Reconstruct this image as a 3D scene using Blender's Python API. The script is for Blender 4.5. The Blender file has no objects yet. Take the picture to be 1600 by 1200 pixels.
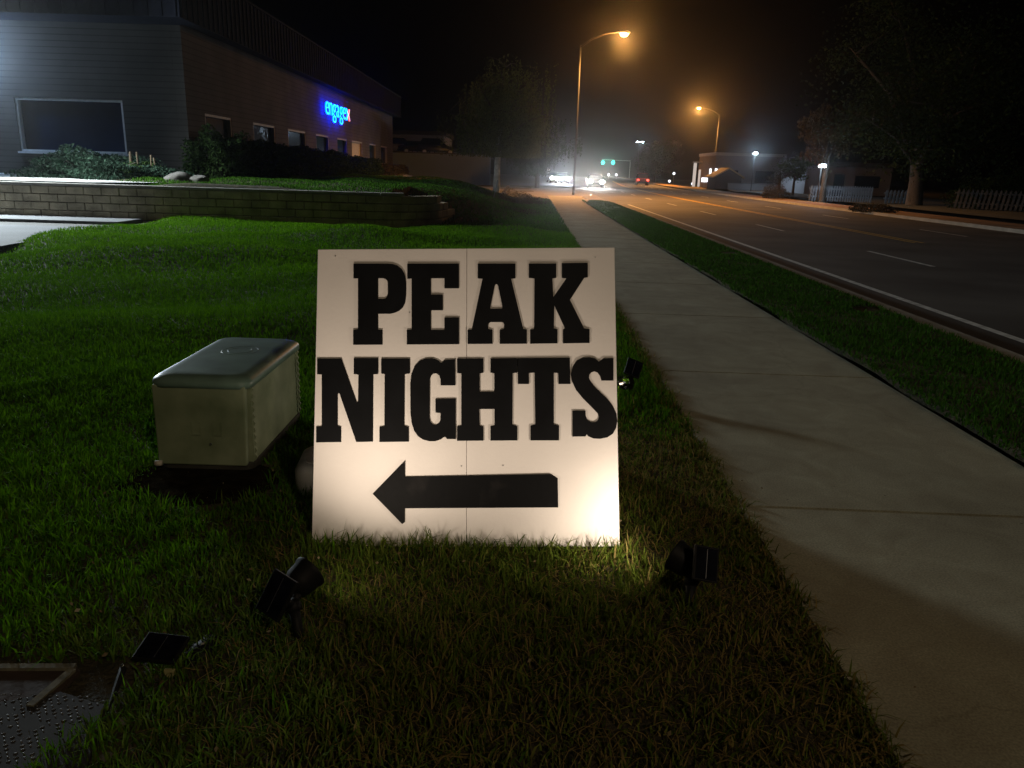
import bpy, bmesh, math, random
import numpy as np
from mathutils import Vector, Matrix, noise
R = math.radians
random.seed(7); rng = np.random.default_rng(11)
C = bpy.context.scene.collection
F = 1202.0; TH = math.atan(.277); ROLL = .03; H = 1.45

# ---------------------------------------------------------------- survey helpers
def ray(px, py):
    x = px-800; y = py-600
    xr = x*math.cos(ROLL)+y*math.sin(ROLL); yr = -x*math.sin(ROLL)+y*math.cos(ROLL)
    d = xr/F; v = yr/F
    return Vector((d, math.cos(TH)-v*math.sin(TH), -math.sin(TH)-v*math.cos(TH)))
def atz(px, py, z=0.):
    r = ray(px, py); t = (z-H)/r.z; return r*t+Vector((0, 0, H))
def aty(px, py, y):
    r = ray(px, py); return r*(y/r.y)+Vector((0, 0, H))
def atx(px, py, x):
    r = ray(px, py); return r*(x/r.x)+Vector((0, 0, H))

# ---------------------------------------------------------------- materials
def nodes(name):
    m = bpy.data.materials.new(name); m.use_nodes = True
    nt = m.node_tree; return m, nt, nt.nodes['Principled BSDF']
def mat(name, col, rough=.7, metal=0., var=.12, scale=8., bump=0., bscale=40., col2=None, spec=.4, detail=5, dist=.004):
    m, nt, b = nodes(name)
    b.inputs['Roughness'].default_value = rough; b.inputs['Metallic'].default_value = metal
    b.inputs['Specular IOR Level'].default_value = spec
    tc = nt.nodes.new('ShaderNodeTexCoord')
    n = nt.nodes.new('ShaderNodeTexNoise'); n.inputs['Scale'].default_value = scale; n.inputs['Detail'].default_value = detail
    nt.links.new(tc.outputs['Object'], n.inputs['Vector'])
    r = nt.nodes.new('ShaderNodeValToRGB')
    a = [max(0, c*(1-var)) for c in col]; z = col2 or [min(1, c*(1+var)) for c in col]
    r.color_ramp.elements[0].position = .3; r.color_ramp.elements[1].position = .7
    r.color_ramp.elements[0].color = (*a, 1); r.color_ramp.elements[1].color = (*z, 1)
    nt.links.new(n.outputs['Fac'], r.inputs['Fac']); nt.links.new(r.outputs['Color'], b.inputs['Base Color'])
    if bump:
        n2 = nt.nodes.new('ShaderNodeTexNoise'); n2.inputs['Scale'].default_value = bscale; n2.inputs['Detail'].default_value = 8
        nt.links.new(tc.outputs['Object'], n2.inputs['Vector'])
        bp = nt.nodes.new('ShaderNodeBump'); bp.inputs['Strength'].default_value = bump; bp.inputs['Distance'].default_value = dist
        nt.links.new(n2.outputs['Fac'], bp.inputs['Height']); nt.links.new(bp.outputs['Normal'], b.inputs['Normal'])
    return m
def emit(name, col, s):
    m, nt, b = nodes(name)
    b.inputs['Base Color'].default_value = (.05, .05, .05, 1)
    b.inputs['Emission Color'].default_value = (*col, 1); b.inputs['Emission Strength'].default_value = s
    return m
def foliage_mat(name, ca, cb, cc=None, trans=.3):
    """leaf material driven by a random value stored per leaf"""
    m = bpy.data.materials.new(name); m.use_nodes = True; nt = m.node_tree; nt.nodes.clear()
    out = nt.nodes.new('ShaderNodeOutputMaterial')
    at = nt.nodes.new('ShaderNodeAttribute'); at.attribute_name = 'tint'
    r = nt.nodes.new('ShaderNodeValToRGB')
    r.color_ramp.elements[0].color = (*ca, 1); r.color_ramp.elements[1].color = (*(cc or cb), 1)
    if cc:
        e = r.color_ramp.elements.new(.62); e.color = (*cb, 1)
        e = r.color_ramp.elements.new(.74); e.color = (*cc, 1)
    nt.links.new(at.outputs['Fac'], r.inputs['Fac'])
    d = nt.nodes.new('ShaderNodeBsdfPrincipled'); d.inputs['Roughness'].default_value = .85; d.inputs['Specular IOR Level'].default_value = .03
    t = nt.nodes.new('ShaderNodeBsdfTranslucent'); mx = nt.nodes.new('ShaderNodeMixShader'); mx.inputs[0].default_value = trans
    nt.links.new(r.outputs['Color'], d.inputs['Base Color']); nt.links.new(r.outputs['Color'], t.inputs['Color'])
    nt.links.new(d.outputs[0], mx.inputs[1]); nt.links.new(t.outputs[0], mx.inputs[2]); nt.links.new(mx.outputs[0], out.inputs['Surface'])
    return m

M = {}
M['board'] = mat('painted_board', (.73, .685, .65), .55, var=.05, scale=3, bump=.15, bscale=60)
M['board_edge'] = mat('board_edge', (.55, .50, .42), .7)
M['letter'] = mat('black_paint', (.004, .0042, .005), .6, spec=.12, var=.4, scale=6, bump=.1, bscale=80)
M['wood'] = mat('frame_wood', (.30, .22, .13), .8, var=.3, scale=20, bump=.2)
M['hinge'] = mat('hinge_steel', (.4, .4, .4), .4, metal=.9)
M['black_plastic'] = mat('black_plastic', (.008, .008, .009), .6, var=.3, spec=.2, bump=.05)
M['cell'] = mat('solar_cell', (.006, .007, .012), .18, var=.5, scale=30)
M['silver'] = mat('silver_line', (.55, .55, .58), .3, metal=.9)
M['reflector'] = mat('chrome', (.6, .6, .6), .15, metal=1)
M['green_box'] = mat('green_fibreglass', (.19, .24, .13), .7, var=.25, scale=5, spec=.2, col2=(.28, .32, .20), bump=.1, bscale=70)
M['green_lid'] = mat('green_lid', (.13, .20, .16), .42, var=.25, scale=6, bump=.08, bscale=50)
M['concrete'] = mat('concrete', (.27, .245, .19), .9, var=.16, scale=1.3, bump=.5, bscale=160, detail=10, dist=.003)
M['pad'] = mat('rough_pad', (.04, .038, .03), .9, var=.3, scale=6, bump=.5)
M['curb'] = mat('curb_concrete', (.26, .24, .20), .9, var=.2, scale=2, bump=.4)
M['asphalt'] = mat('asphalt', (.080, .076, .071), .8, var=.38, scale=.45, spec=.25, bump=.6, bscale=90, detail=9)
M['drive'] = mat('drive_concrete', (.12, .125, .135), .9, var=.12, scale=1, bump=.3)
M['white_line'] = mat('road_paint_white', (.55, .55, .52), .7, var=.3, scale=8)
M['yellow_line'] = mat('road_paint_yellow', (.55, .34, .05), .7, var=.3, scale=8)
M['soil'] = mat('thatch', (.035, .038, .014), .95, var=.5, scale=9, bump=1, bscale=60, col2=(.07, .055, .028), dist=.02)
M['dirt'] = mat('dirt', (.09, .065, .04), .95, var=.4, scale=1.5, bump=.5)
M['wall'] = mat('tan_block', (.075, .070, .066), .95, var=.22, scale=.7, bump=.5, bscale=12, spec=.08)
def courses(m, step):
    nt = m.node_tree; b = nt.nodes['Principled BSDF']; src = b.inputs['Base Color'].links[0].from_socket
    tc = nt.nodes.new('ShaderNodeTexCoord'); w = nt.nodes.new('ShaderNodeTexWave'); w.bands_direction = 'Z'; w.wave_profile = 'SIN'; w.inputs['Scale'].default_value = .314/step
    nt.links.new(tc.outputs['Object'], w.inputs['Vector'])
    r = nt.nodes.new('ShaderNodeValToRGB'); r.color_ramp.elements[0].position = .0; r.color_ramp.elements[0].color = (.5, .5, .5, 1); r.color_ramp.elements[1].position = .10; r.color_ramp.elements[1].color = (1, 1, 1, 1)
    nt.links.new(w.outputs['Fac'], r.inputs['Fac']); mx = nt.nodes.new('ShaderNodeMixRGB'); mx.blend_type = 'MULTIPLY'; mx.inputs[0].default_value = 1
    nt.links.new(src, mx.inputs[1]); nt.links.new(r.outputs[0], mx.inputs[2]); nt.links.new(mx.outputs[0], b.inputs['Base Color'])
courses(M['wall'], .2)
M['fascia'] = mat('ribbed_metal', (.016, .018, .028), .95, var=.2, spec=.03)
M['frame'] = mat('window_frame_paint', (.65, .65, .66), .6)
M['side_frame'] = mat('side_frame_paint', (.22, .20, .18), .7)
M['glass'] = mat('dark_glass', (.006, .014, .035), .12, var=.3, scale=1, spec=.02)
M['blind'] = mat('window_blind', (.38, .36, .32), .8)
M['block'] = mat('wall_block', (.42, .355, .25), .95, var=.35, scale=2.2, bump=1, bscale=18, dist=.02)
M['gravel'] = mat('gravel', (.42, .42, .40), .9, var=.35, scale=18, bump=1, bscale=30, dist=.05)
M['rock'] = mat('landscape_rock', (.11, .10, .09), .95, var=.3, scale=4, bump=1, bscale=10)
M['bark'] = mat('bark', (.045, .038, .03), .95, var=.35, scale=12, bump=.8)
M['birch'] = mat('birch_bark', (.68, .66, .60), .85, var=.5, scale=5, bump=.4, col2=(.85, .83, .78))
M['galv'] = mat('galvanised', (.45, .44, .42), .5, metal=.5)
M['dull'] = mat('weathered_steel', (.035, .034, .033), .7)
M['greyb'] = mat('grey_siding', (.24, .24, .25), .85, var=.08, scale=.5)
M['darkroof'] = mat('dark_roof', (.05, .05, .055), .9)
M['tanroof'] = mat('tan_roof', (.42, .30, .17), .85)
M['picket'] = mat('picket_paint', (.17, .18, .20), .7, var=.15, scale=3)
M['shaded_picket'] = mat('shaded_picket_paint', (.05, .052, .056), .9, var=.3, scale=3, spec=.05)  # darker copy of the picket paint, dim light put into the colour
M['tyre'] = mat('rubber', (.015, .015, .015), .8)
M['rim'] = mat('wheel_rim', (.4, .4, .4), .3, metal=.8)
M['car_dark'] = mat('dark_car_paint', (.02, .022, .03), .3, spec=.6)
M['car_silver'] = mat('silver_car_paint', (.28, .29, .30), .3, metal=.5)
M['car_white'] = mat('white_car_paint', (.6, .6, .6), .3)
M['car_red'] = mat('maroon_car_paint', (.16, .02, .02), .3)
M['metal_plate'] = mat('steel_plate', (.03, .03, .03), .9, metal=.0, var=.3, scale=8)
M['stone'] = mat('pale_stone', (.55, .50, .42), .9, var=.2)
M['rimc'] = mat('mossy_rim', (.13, .12, .08), .95, var=.4, scale=30, bump=.6)
M['orange'] = mat('orange_board', (.75, .32, .08), .7)
M['pipe'] = mat('signal_housing', (.02, .02, .02), .6)
G_BLUE = (.58, .78, 1.0); SOD = (1.0, .43, .10); WARM = (1.0, .83, .66)
M['sod_e'] = emit('sodium_lens', (1, .55, .2), 60)
M['led_e'] = emit('led_lens', (.75, .87, 1.), 60)
M['warm_e'] = emit('solar_led', (1, .85, .65), 20)
M['dim_e'] = emit('dim_lens', (.9, .9, .85), .04)
M['head_e'] = emit('headlight_on', (.85, .92, 1.), 45)
M['head_w'] = emit('headlight_warm', (1, .93, .85), 40)
M['tail_e'] = emit('taillight_on', (1, .06, .04), 10)
M['green_e'] = emit('green_signal_lens', (.02, .9, .62), 9)
M['cyan_e'] = emit('cyan_letter_face', (.0, .85, 1.), 1.8)
M['pink_e'] = emit('pink_letter_face', (1., .45, .5), 1.3)
M['blue_e'] = emit('blue_letter_glow', (.0, .02, 1.), 36)
M['red_e'] = emit('red_letter_glow', (1., .05, .06), 4)
M['shop_e'] = emit('lit_shop_sign', (.9, .92, 1.), 2.2)
M['pylon_e'] = emit('lit_pylon', (1., .85, .75), .55)
M['window_e'] = emit('window_lamp', (1., .9, .7), 4)
M['leaf_dark'] = foliage_mat('dark_leaves', (.010, .020, .006), (.028, .048, .014))
M['leaf_mid'] = foliage_mat('mid_leaves', (.03, .06, .015), (.08, .13, .035))
M['leaf_birch'] = foliage_mat('birch_leaves', (.055, .08, .035), (.14, .17, .07))
M['leaf_gold'] = foliage_mat('dry_leaves', (.03, .025, .012), (.07, .055, .025))
M['juniper'] = foliage_mat('juniper_needles', (.012, .028, .018), (.035, .06, .04))
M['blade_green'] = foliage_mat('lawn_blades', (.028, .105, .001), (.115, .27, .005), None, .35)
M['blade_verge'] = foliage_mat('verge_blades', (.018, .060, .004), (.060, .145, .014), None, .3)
M['blade_near'] = foliage_mat('turf_blades', (.035, .085, .008), (.135, .175, .026), (.24, .18, .065), .3)

# ---------------------------------------------------------------- object helpers
def tag(o, label=None, cat=None, group=None, kind=None):
    if label: o['label'] = label
    if cat: o['category'] = cat
    if group: o['group'] = group
    if kind: o['kind'] = kind
    return o
def empty(name, loc=(0, 0, 0), rz=0., label=None, cat=None, group=None):
    o = bpy.data.objects.new(name, None); C.objects.link(o); o.location = loc; o.rotation_euler = (0, 0, rz)
    o.empty_display_size = .2
    return tag(o, label, cat, group)
def obj(name, bm, m, parent=None, smooth=False, bevel=0.):
    me = bpy.data.meshes.new(name)
    if isinstance(bm, bmesh.types.BMesh):
        if bevel: bmesh.ops.bevel(bm, geom=bm.edges[:], offset=bevel, segments=2, affect='EDGES', profile=.5)
        bmesh.ops.recalc_face_normals(bm, faces=bm.faces)
        bm.to_mesh(me); bm.free()
    else: me = bm; me.name = name
    me.materials.clear()
    for mm in (m if isinstance(m, (list, tuple)) else [m]): me.materials.append(mm)
    if smooth:
        for p in me.polygons: p.use_smooth = True
    o = bpy.data.objects.new(name, me); C.objects.link(o)
    if parent: o.parent = parent
    return o
def box(bm, x0, x1, y0, y1, z0, z1, mtx=None):
    vs = [bm.verts.new((x, y, z)) for z in (z0, z1) for y in (y0, y1) for x in (x0, x1)]
    if mtx:
        for v in vs: v.co = mtx @ v.co
    for f in ((0, 2, 3, 1), (4, 5, 7, 6), (0, 1, 5, 4), (2, 6, 7, 3), (0, 4, 6, 2), (1, 3, 7, 5)):
        bm.faces.new([vs[i] for i in f])
    return vs
def B(*a, mtx=None):
    bm = bmesh.new(); box(bm, *a, mtx=mtx); return bm
def tube(bm, pts, rads, n=10, cap=True):
    pts = [Vector(p) for p in pts]; rings = []
    for i, p in enumerate(pts):
        d = (pts[min(i+1, len(pts)-1)]-pts[max(i-1, 0)]).normalized()
        a = d.cross(Vector((0, 0, 1)) if abs(d.z) < .95 else Vector((1, 0, 0))).normalized(); b = d.cross(a)
        r = rads[i] if hasattr(rads, '__len__') else rads
        rings.append([bm.verts.new(p+(a*math.cos(t)+b*math.sin(t))*r) for t in [2*math.pi*k/n for k in range(n)]])
    for q, s in zip(rings, rings[1:]):
        for k in range(n): bm.faces.new((q[k], q[(k+1) % n], s[(k+1) % n], s[k]))
    if cap: bm.faces.new(rings[0]); bm.faces.new(rings[-1])
def T(pts, rads, n=10):
    bm = bmesh.new(); tube(bm, pts, rads, n); return bm
def prism(bm, pts, z0, z1, mtx=None):
    """pts = 2D outline; extruded between z0 and z1"""
    a = [bm.verts.new((x, y, z0)) for x, y in pts]; b = [bm.verts.new((x, y, z1)) for x, y in pts]
    if mtx:
        for v in a+b: v.co = mtx @ v.co
    n = len(pts)
    bm.faces.new(a[::-1]); bm.faces.new(b)
    for i in range(n): bm.faces.new((a[i], a[(i+1) % n], b[(i+1) % n], b[i]))
def sheet(name, outline, z, m, kind='structure'):
    bm = bmesh.new(); bm.faces.new([bm.verts.new((x, y, z)) for x, y in outline])
    return tag(obj(name, bm, m), kind=kind)
def copy_tree(o, parent=None):
    c = o.copy(); C.objects.link(c); c.parent = parent
    for ch in o.children: copy_tree(ch, c)
    return c
def lamp(name, typ, loc, power, col, radius=.05, parent=None, target=None, size=None, blend=.5):
    d = bpy.data.lights.new(name, typ); d.energy = power; d.color = col; d.shadow_soft_size = radius
    o = bpy.data.objects.new(name, d); C.objects.link(o); o.location = loc
    if typ == 'SPOT': d.spot_size = size; d.spot_blend = blend
    if target is not None: o.rotation_euler = (Vector(target)-Vector(loc)).to_track_quat('-Z', 'Y').to_euler()
    if parent: o.parent = parent
    return o
def mesh_np(name, V, faces_flat, loop_starts, loop_tot, tint=None):
    me = bpy.data.meshes.new(name); me.vertices.add(len(V)); me.vertices.foreach_set('co', V.astype(np.float32).ravel())
    me.loops.add(len(faces_flat)); me.loops.foreach_set('vertex_index', faces_flat.astype(np.int32))
    me.polygons.add(len(loop_starts)); me.polygons.foreach_set('loop_start', loop_starts.astype(np.int32))
    me.polygons.foreach_set('loop_total', loop_tot.astype(np.int32))
    if tint is not None:
        a = me.attributes.new('tint', 'FLOAT', 'POINT'); a.data.foreach_set('value', tint.astype(np.float32))
    me.update(calc_edges=True); return me
def leaves_mesh(name, P, size, droop=0., aspect=.6, tint=None):
    """one small bent quad per point"""
    n = len(P); a = rng.uniform(0, 2*np.pi, n); e = rng.normal(-.3-droop, .5, n)
    d = np.stack([np.cos(a)*np.cos(e), np.sin(a)*np.cos(e), np.sin(e)], 1)
    u = np.cross(d, rng.normal(size=(n, 3))); u /= np.linalg.norm(u, axis=1)[:, None]+1e-9
    s = (size*rng.uniform(.6, 1.3, n))[:, None]
    V = np.stack([P-d*s*.5, P+u*s*aspect*.5, P+d*s*.5, P-u*s*aspect*.5], 1).reshape(-1, 3)
    t = np.repeat(rng.uniform(0, 1, n) if tint is None else tint, 4)
    return mesh_np(name, V, np.arange(4*n), np.arange(n)*4, np.full(n, 4), t)
def S(t):
    t = np.clip(t, 0, 1); return t*t*(3-2*t)

# ---------------------------------------------------------------- ground heights and edges
def bend(y): return np.where(y > 45, .0005*np.minimum(y-45, 80)**2+np.maximum(y-125, 0)*.08, 0)
def walk_l(y): return 1.0+.018*y
def walk_r(y): return 2.69+.0175*y
def curb_x(y): return 4.12+.018*y+bend(y)
def road_c(y, off): return off+.018*y+bend(y)
WY = 19.62
def wall_x_end(): return -2.9
def lawn_far(x): return np.interp(x, [-11.5, -9.5, -8, -7, -3.8, -1, 1.5, 4], [74, 72, 57, 48, 44, 41.5, 43.5, 42])
def lawn_h(x, y):
    x = np.asarray(x, float); y = np.asarray(y, float)
    inside = S((y-WY-.05)/.25)*S((-3.2-x)/.25)
    out = .85*S((.6-x)/4.2)*S((y-WY-.1)/6.5)
    h = np.maximum(.80*inside+.05*inside*S((y-20)/6), out)
    h = np.where(y > lawn_far(x), h*S(1-(y-lawn_far(x))/1.2)-.05*S((y-lawn_far(x))/1.2), h)
    b = .11*np.sin(x*.9+1+y*.2)*np.sin(y*.85+.4)+.03*np.sin(x*2.1+y*1.3)+.03*np.sin(x*.8-y*2.1)+.12*np.exp(-((x+4.5)**2/9+(y-15.5)**2/8))
    fade = S((walk_l(y)-x)/1.5)
    near = S((y-3.5)/2)
    h = h+b*fade*near
    h = h+.008*np.exp(-((x+.1)**2/.25+(y-2.62)**2/.02))*1.0
    return h-.02+.02*S((walk_l(y)-x-.02)/.12)

def heightgrid(name, xs, ys, fz, m, kind='structure'):
    X, Y = np.meshgrid(xs, ys); Z = fz(X, Y); V = np.stack([X, Y, Z], 2).reshape(-1, 3)
    nx, ny = len(xs), len(ys); i = np.arange(nx-1)[None, :]+nx*np.arange(ny-1)[:, None]; i = i.ravel()
    Fc = np.stack([i, i+1, i+nx+1, i+nx], 1).ravel()
    me = mesh_np(name, V, Fc, np.arange(len(i))*4, np.full(len(i), 4))
    return tag(obj(name, me, m, smooth=True), kind=kind)

xs = np.unique(np.concatenate([np.arange(-32, -12, 1.), np.arange(-12, -4, .3), np.arange(-4, -2.4, .08), np.arange(-2.4, 1.3, .1)]))
ys = np.unique(np.concatenate([np.arange(-4, 1, .5), np.arange(1, 5, .08), np.arange(5, 19.4, .3), np.arange(19.4, 20.4, .06), np.arange(20.4, 30, .3), np.arange(30, 80, .8)]))
def warp(X, Y):   # clip the lawn's right side under the pavement edge
    return lawn_h(X, Y)
Xg, Yg = np.meshgrid(xs, ys); lim = walk_l(Yg)+.06
Xc = np.minimum(Xg, lim+np.maximum(Xg-lim, 0)*.001)
Z = lawn_h(Xc, Yg)
Z = np.where((Xc < -8.95) & (Yg < WY), -.06, Z)
V = np.stack([Xc, Yg, Z], 2).reshape(-1, 3); nx, ny = len(xs), len(ys)
i = (np.arange(nx-1)[None, :]+nx*np.arange(ny-1)[:, None]).ravel()
tag(obj('lawn_ground', mesh_np('lawn_ground', V, np.stack([i, i+1, i+nx+1, i+nx], 1).ravel(), np.arange(len(i))*4, np.full(len(i), 4)), M['soil'], smooth=True), kind='structure')
sheet('ground', [(-140, -60), (200, -60), (200, 380), (-140, 380)], -.30, M['dirt'])

# pavement slabs
bm = bmesh.new(); y = .76-2.5*4
while y < 50:
    a, b = y+.006, y+2.5-.006
    pts = [(walk_l(a)+.0, a), (walk_r(a), a-.04), (walk_r(b), b-.04), (walk_l(b), b)]
    if y > 38: pts = [(walk_l(a), a), (walk_r(a)+.3, a), (walk_r(b)+.6, b), (walk_l(b), b)]
    prism(bm, pts, -.10, 0.); y += 2.5
bmesh.ops.bevel(bm, geom=[e for e in bm.edges if all(v.co.z > -.01 for v in e.verts)], offset=.006, segments=2, affect='EDGES')
walk = tag(obj('sidewalk', bm, None), kind='structure')
def concrete_walk():
    m = mat('pavement_concrete', (.30, .285, .21), .92, var=.16, scale=1.1, bump=.35, bscale=200, detail=10, dist=.002)
    nt = m.node_tree; b = nt.nodes['Principled BSDF']; src = b.inputs['Base Color'].links[0].from_socket
    tc = nt.nodes.new('ShaderNodeTexCoord')
    v = nt.nodes.new('ShaderNodeTexNoise'); v.inputs['Scale'].default_value = 3.5; v.inputs['Detail'].default_value = 7; v.inputs['Roughness'].default_value = .65; v.inputs['Distortion'].default_value = .8
    nt.links.new(tc.outputs['Object'], v.inputs['Vector'])
    r = nt.nodes.new('ShaderNodeValToRGB'); r.color_ramp.elements[0].position = .38; r.color_ramp.elements[0].color = (.86, .84, .80, 1); r.color_ramp.elements[1].position = .68; r.color_ramp.elements[1].color = (1.1, 1.12, 1.1, 1)
    nt.links.new(v.outputs['Fac'], r.inputs['Fac'])
    s = nt.nodes.new('ShaderNodeTexVoronoi'); s.inputs['Scale'].default_value = 5.; nt.links.new(tc.outputs['Object'], s.inputs['Vector'])
    r2 = nt.nodes.new('ShaderNodeValToRGB'); r2.color_ramp.elements[0].position = .018; r2.color_ramp.elements[0].color = (.35, .33, .3, 1); r2.color_ramp.elements[1].position = .034; r2.color_ramp.elements[1].color = (1, 1, 1, 1)
    nt.links.new(s.outputs['Distance'], r2.inputs['Fac'])
    mx = nt.nodes.new('ShaderNodeMixRGB'); mx.blend_type = 'MULTIPLY'; mx.inputs[0].default_value = 1; nt.links.new(src, mx.inputs[1]); nt.links.new(r.outputs[0], mx.inputs[2])
    mx2 = nt.nodes.new('ShaderNodeMixRGB'); mx2.blend_type = 'MULTIPLY'; mx2.inputs[0].default_value = 1; nt.links.new(mx.outputs[0], mx2.inputs[1]); nt.links.new(r2.outputs[0], mx2.inputs[2])
    cr = nt.nodes.new('ShaderNodeTexVoronoi'); cr.feature = 'DISTANCE_TO_EDGE'; cr.inputs['Scale'].default_value = .33
    ds = nt.nodes.new('ShaderNodeTexNoise'); ds.inputs['Scale'].default_value = 3; ds.inputs['Detail'].default_value = 6; nt.links.new(tc.outputs['Object'], ds.inputs['Vector'])
    ma = nt.nodes.new('ShaderNodeMixRGB'); ma.blend_type = 'ADD'; ma.inputs[0].default_value = .35; nt.links.new(tc.outputs['Object'], ma.inputs[1]); nt.links.new(ds.outputs['Color'], ma.inputs[2]); nt.links.new(ma.outputs[0], cr.inputs['Vector'])
    r3 = nt.nodes.new('ShaderNodeValToRGB'); r3.color_ramp.elements[0].position = .0; r3.color_ramp.elements[0].color = (.84, .83, .82, 1); r3.color_ramp.elements[1].position = .0022; r3.color_ramp.elements[1].color = (1, 1, 1, 1); nt.links.new(cr.outputs['Distance'], r3.inputs['Fac'])
    mx3 = nt.nodes.new('ShaderNodeMixRGB'); mx3.blend_type = 'MULTIPLY'; mx3.inputs[0].default_value = 1; nt.links.new(mx2.outputs[0], mx3.inputs[1]); nt.links.new(r3.outputs[0], mx3.inputs[2])
    g = nt.nodes.new('ShaderNodeTexNoise'); g.inputs['Scale'].default_value = 130; g.inputs['Detail'].default_value = 2; nt.links.new(tc.outputs['Object'], g.inputs['Vector'])
    r4 = nt.nodes.new('ShaderNodeValToRGB'); r4.color_ramp.elements[0].position = .35; r4.color_ramp.elements[0].color = (.78, .78, .77, 1); r4.color_ramp.elements[1].position = .65; r4.color_ramp.elements[1].color = (1.15, 1.15, 1.14, 1); nt.links.new(g.outputs['Fac'], r4.inputs['Fac'])
    mx4 = nt.nodes.new('ShaderNodeMixRGB'); mx4.blend_type = 'MULTIPLY'; mx4.inputs[0].default_value = 1; nt.links.new(mx3.outputs[0], mx4.inputs[1]); nt.links.new(r4.outputs[0], mx4.inputs[2])
    nt.links.new(mx4.outputs[0], b.inputs['Base Color']); return m
walk.data.materials[0] = concrete_walk()

# grass strip between pavement and kerb
def strip_end(y): return S((41.8-y)/1.5)
ysr = np.unique(np.concatenate([np.arange(-6, 20, .12), np.arange(20, 42.1, .3)]))
us = np.array([0, .015, .05, .12, .25, .4, .55, .7, .85, .95, 1.])
Yg, U = np.meshgrid(ysr, us, indexing='ij')
L = walk_r(Yg)+.01+.03*np.sin(Yg*3.1)*np.sin(Yg*1.7); Rr = curb_x(Yg)-.02
w = np.where(Yg > 38, np.sqrt(np.clip(1-((Yg-38)/4)**2, 0, 1)), 1.); mid = (L+Rr)/2
Xs = mid+(U-.5)*(Rr-L)*w; Zs = .012+.05*S(np.minimum(U, 1-U)*14)*w+.012*np.sin(Yg*2.3+U*5)*w
def strip_z(x, y): return .062
V = np.stack([Xs, Yg, Zs], 2).reshape(-1, 3); nx = len(us); ny = len(ysr)
i = (np.arange(nx-1)[None, :]+nx*np.arange(ny-1)[:, None]).ravel()
tag(obj('verge_ground', mesh_np('verge_ground', V, np.stack([i, i+1, i+nx+1, i+nx], 1).ravel(), np.arange(len(i))*4, np.full(len(i), 4)), M['soil'], smooth=True), kind='structure')
# fill under verge/pavement end
sheet('verge_base', [(1, -10), (4.0, -10), (4.0, 0), (4.9, 42), (1.5, 42)], -.12, M['dirt'])

def ribbon(bm, f0, f1, ylist, z0, z1=None):
    r = []
    for y in ylist:
        if z1 is None: r.append([bm.verts.new((f0(y), y, z0)), bm.verts.new((f1(y), y, z0))])
        else: r.append([bm.verts.new((f0(y), y, z0)), bm.verts.new((f0(y), y, z1)), bm.verts.new((f1(y), y, z1)), bm.verts.new((f1(y), y, z0))])
    for a, b in zip(r, r[1:]):
        for k in range(len(a)-1): bm.faces.new((a[k], a[k+1], b[k+1], b[k]))
yl = list(np.arange(-30, 45, 3))+list(np.arange(45, 130, 3))+[140, 170, 220, 300, 370]
bm = bmesh.new(); ribbon(bm, lambda y: float(curb_x(y))-.3, lambda y: float(road_c(y, 16.6)), yl, -.10); tag(obj('road', bm, M['asphalt']), kind='structure')
bm = bmesh.new(); ribbon(bm, lambda y: float(curb_x(y)), lambda y: float(curb_x(y))+.20, [y for y in np.arange(-30, 40, 2.)], -.12, .03); tag(obj('kerb', bm, M['curb'], bevel=.0), kind='structure')
bm = bmesh.new(); ribbon(bm, lambda y: float(curb_x(y))+.21, lambda y: float(curb_x(y))+.46, [y for y in np.arange(-30, 40, 2.)], -.094); tag(obj('gutter', bm, M['curb']), kind='structure')
bm = bmesh.new(); ribbon(bm, lambda y: float(road_c(y, 16.6)), lambda y: float(road_c(y, 16.85)), yl, -.12, .03); tag(obj('far_kerb', bm, M['curb']), kind='structure')
bm = bmesh.new(); ribbon(bm, lambda y: float(road_c(y, 16.86)), lambda y: float(road_c(y, 19.3)), yl, .0, .01); tag(obj('far_verge', bm, mat('dry_verge', (.22, .13, .06), .95, var=.4, scale=.8, bump=.8)), kind='structure')
bm = bmesh.new()
ribbon(bm, lambda y: float(road_c(y, 5.08)), lambda y: float(road_c(y, 5.2)), [q for q in yl if q < 45], -.096)
ribbon(bm, lambda y: float(road_c(y, 5.08)), lambda y: float(road_c(y, 5.22)), [q for q in yl if q > 85], -.096)
for y0 in np.arange(-8.2, 200, 9.2):
    for off in (7.75, 13.4):
        ribbon(bm, lambda y: float(road_c(y, off)), lambda y: float(road_c(y, off+.11)), [y0+4.8, y0+6.3, y0+7.8], -.096)
tag(obj('lane_markings', bm, M['white_line']), kind='structure')
bm = bmesh.new()
ribbon(bm, lambda y: float(road_c(y, 10.25)), lambda y: float(road_c(y, 10.37)), [q for q in yl if q >= 21], -.096)
ribbon(bm, lambda y: float(road_c(y, 10.5)), lambda y: float(road_c(y, 10.62)), [q for q in yl if q >= 21], -.096)
tag(obj('centre_line', bm, M['yellow_line']), kind='structure')

# driveway at left, side street beyond the lawn
sheet('driveway', [(-60, 6), (-13.5, 8), (-8.55, 12.6), (-8.9, 16.9), (-9.1, 17.0), (-60, 17.0)], 0., M['drive'])
sheet('driveway_dark_strip', [(-60, 17.02), (-9.1, 17.02), (-9.3, 18.25), (-60, 18.25)], -.04, M['asphalt'])  # slightly sunken dark strip between driveway and path
bm = B(-60, -9.35, 18.3, 19.56, -.1, .03); tag(obj('path', bm, M['drive'], bevel=.01), kind='structure')
sheet('side_street', [(-60, 45), (-4, 43), (3.4, 40.5), (4.9, 40.5), (5.0, 45), (6.3, 76), (-60, 84)], -.02, mat('side_asphalt', (.11, .10, .095), .8, var=.2, scale=.5, bump=.4))
sheet('far_lot', [(-60, 85.6), (8.5, 85.6), (38, 300), (-60, 300)], -.03, M['asphalt'])
sheet('shop_lot', [(24, 88), (90, 88), (90, 200), (40, 200)], -.02, M['asphalt'])
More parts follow.
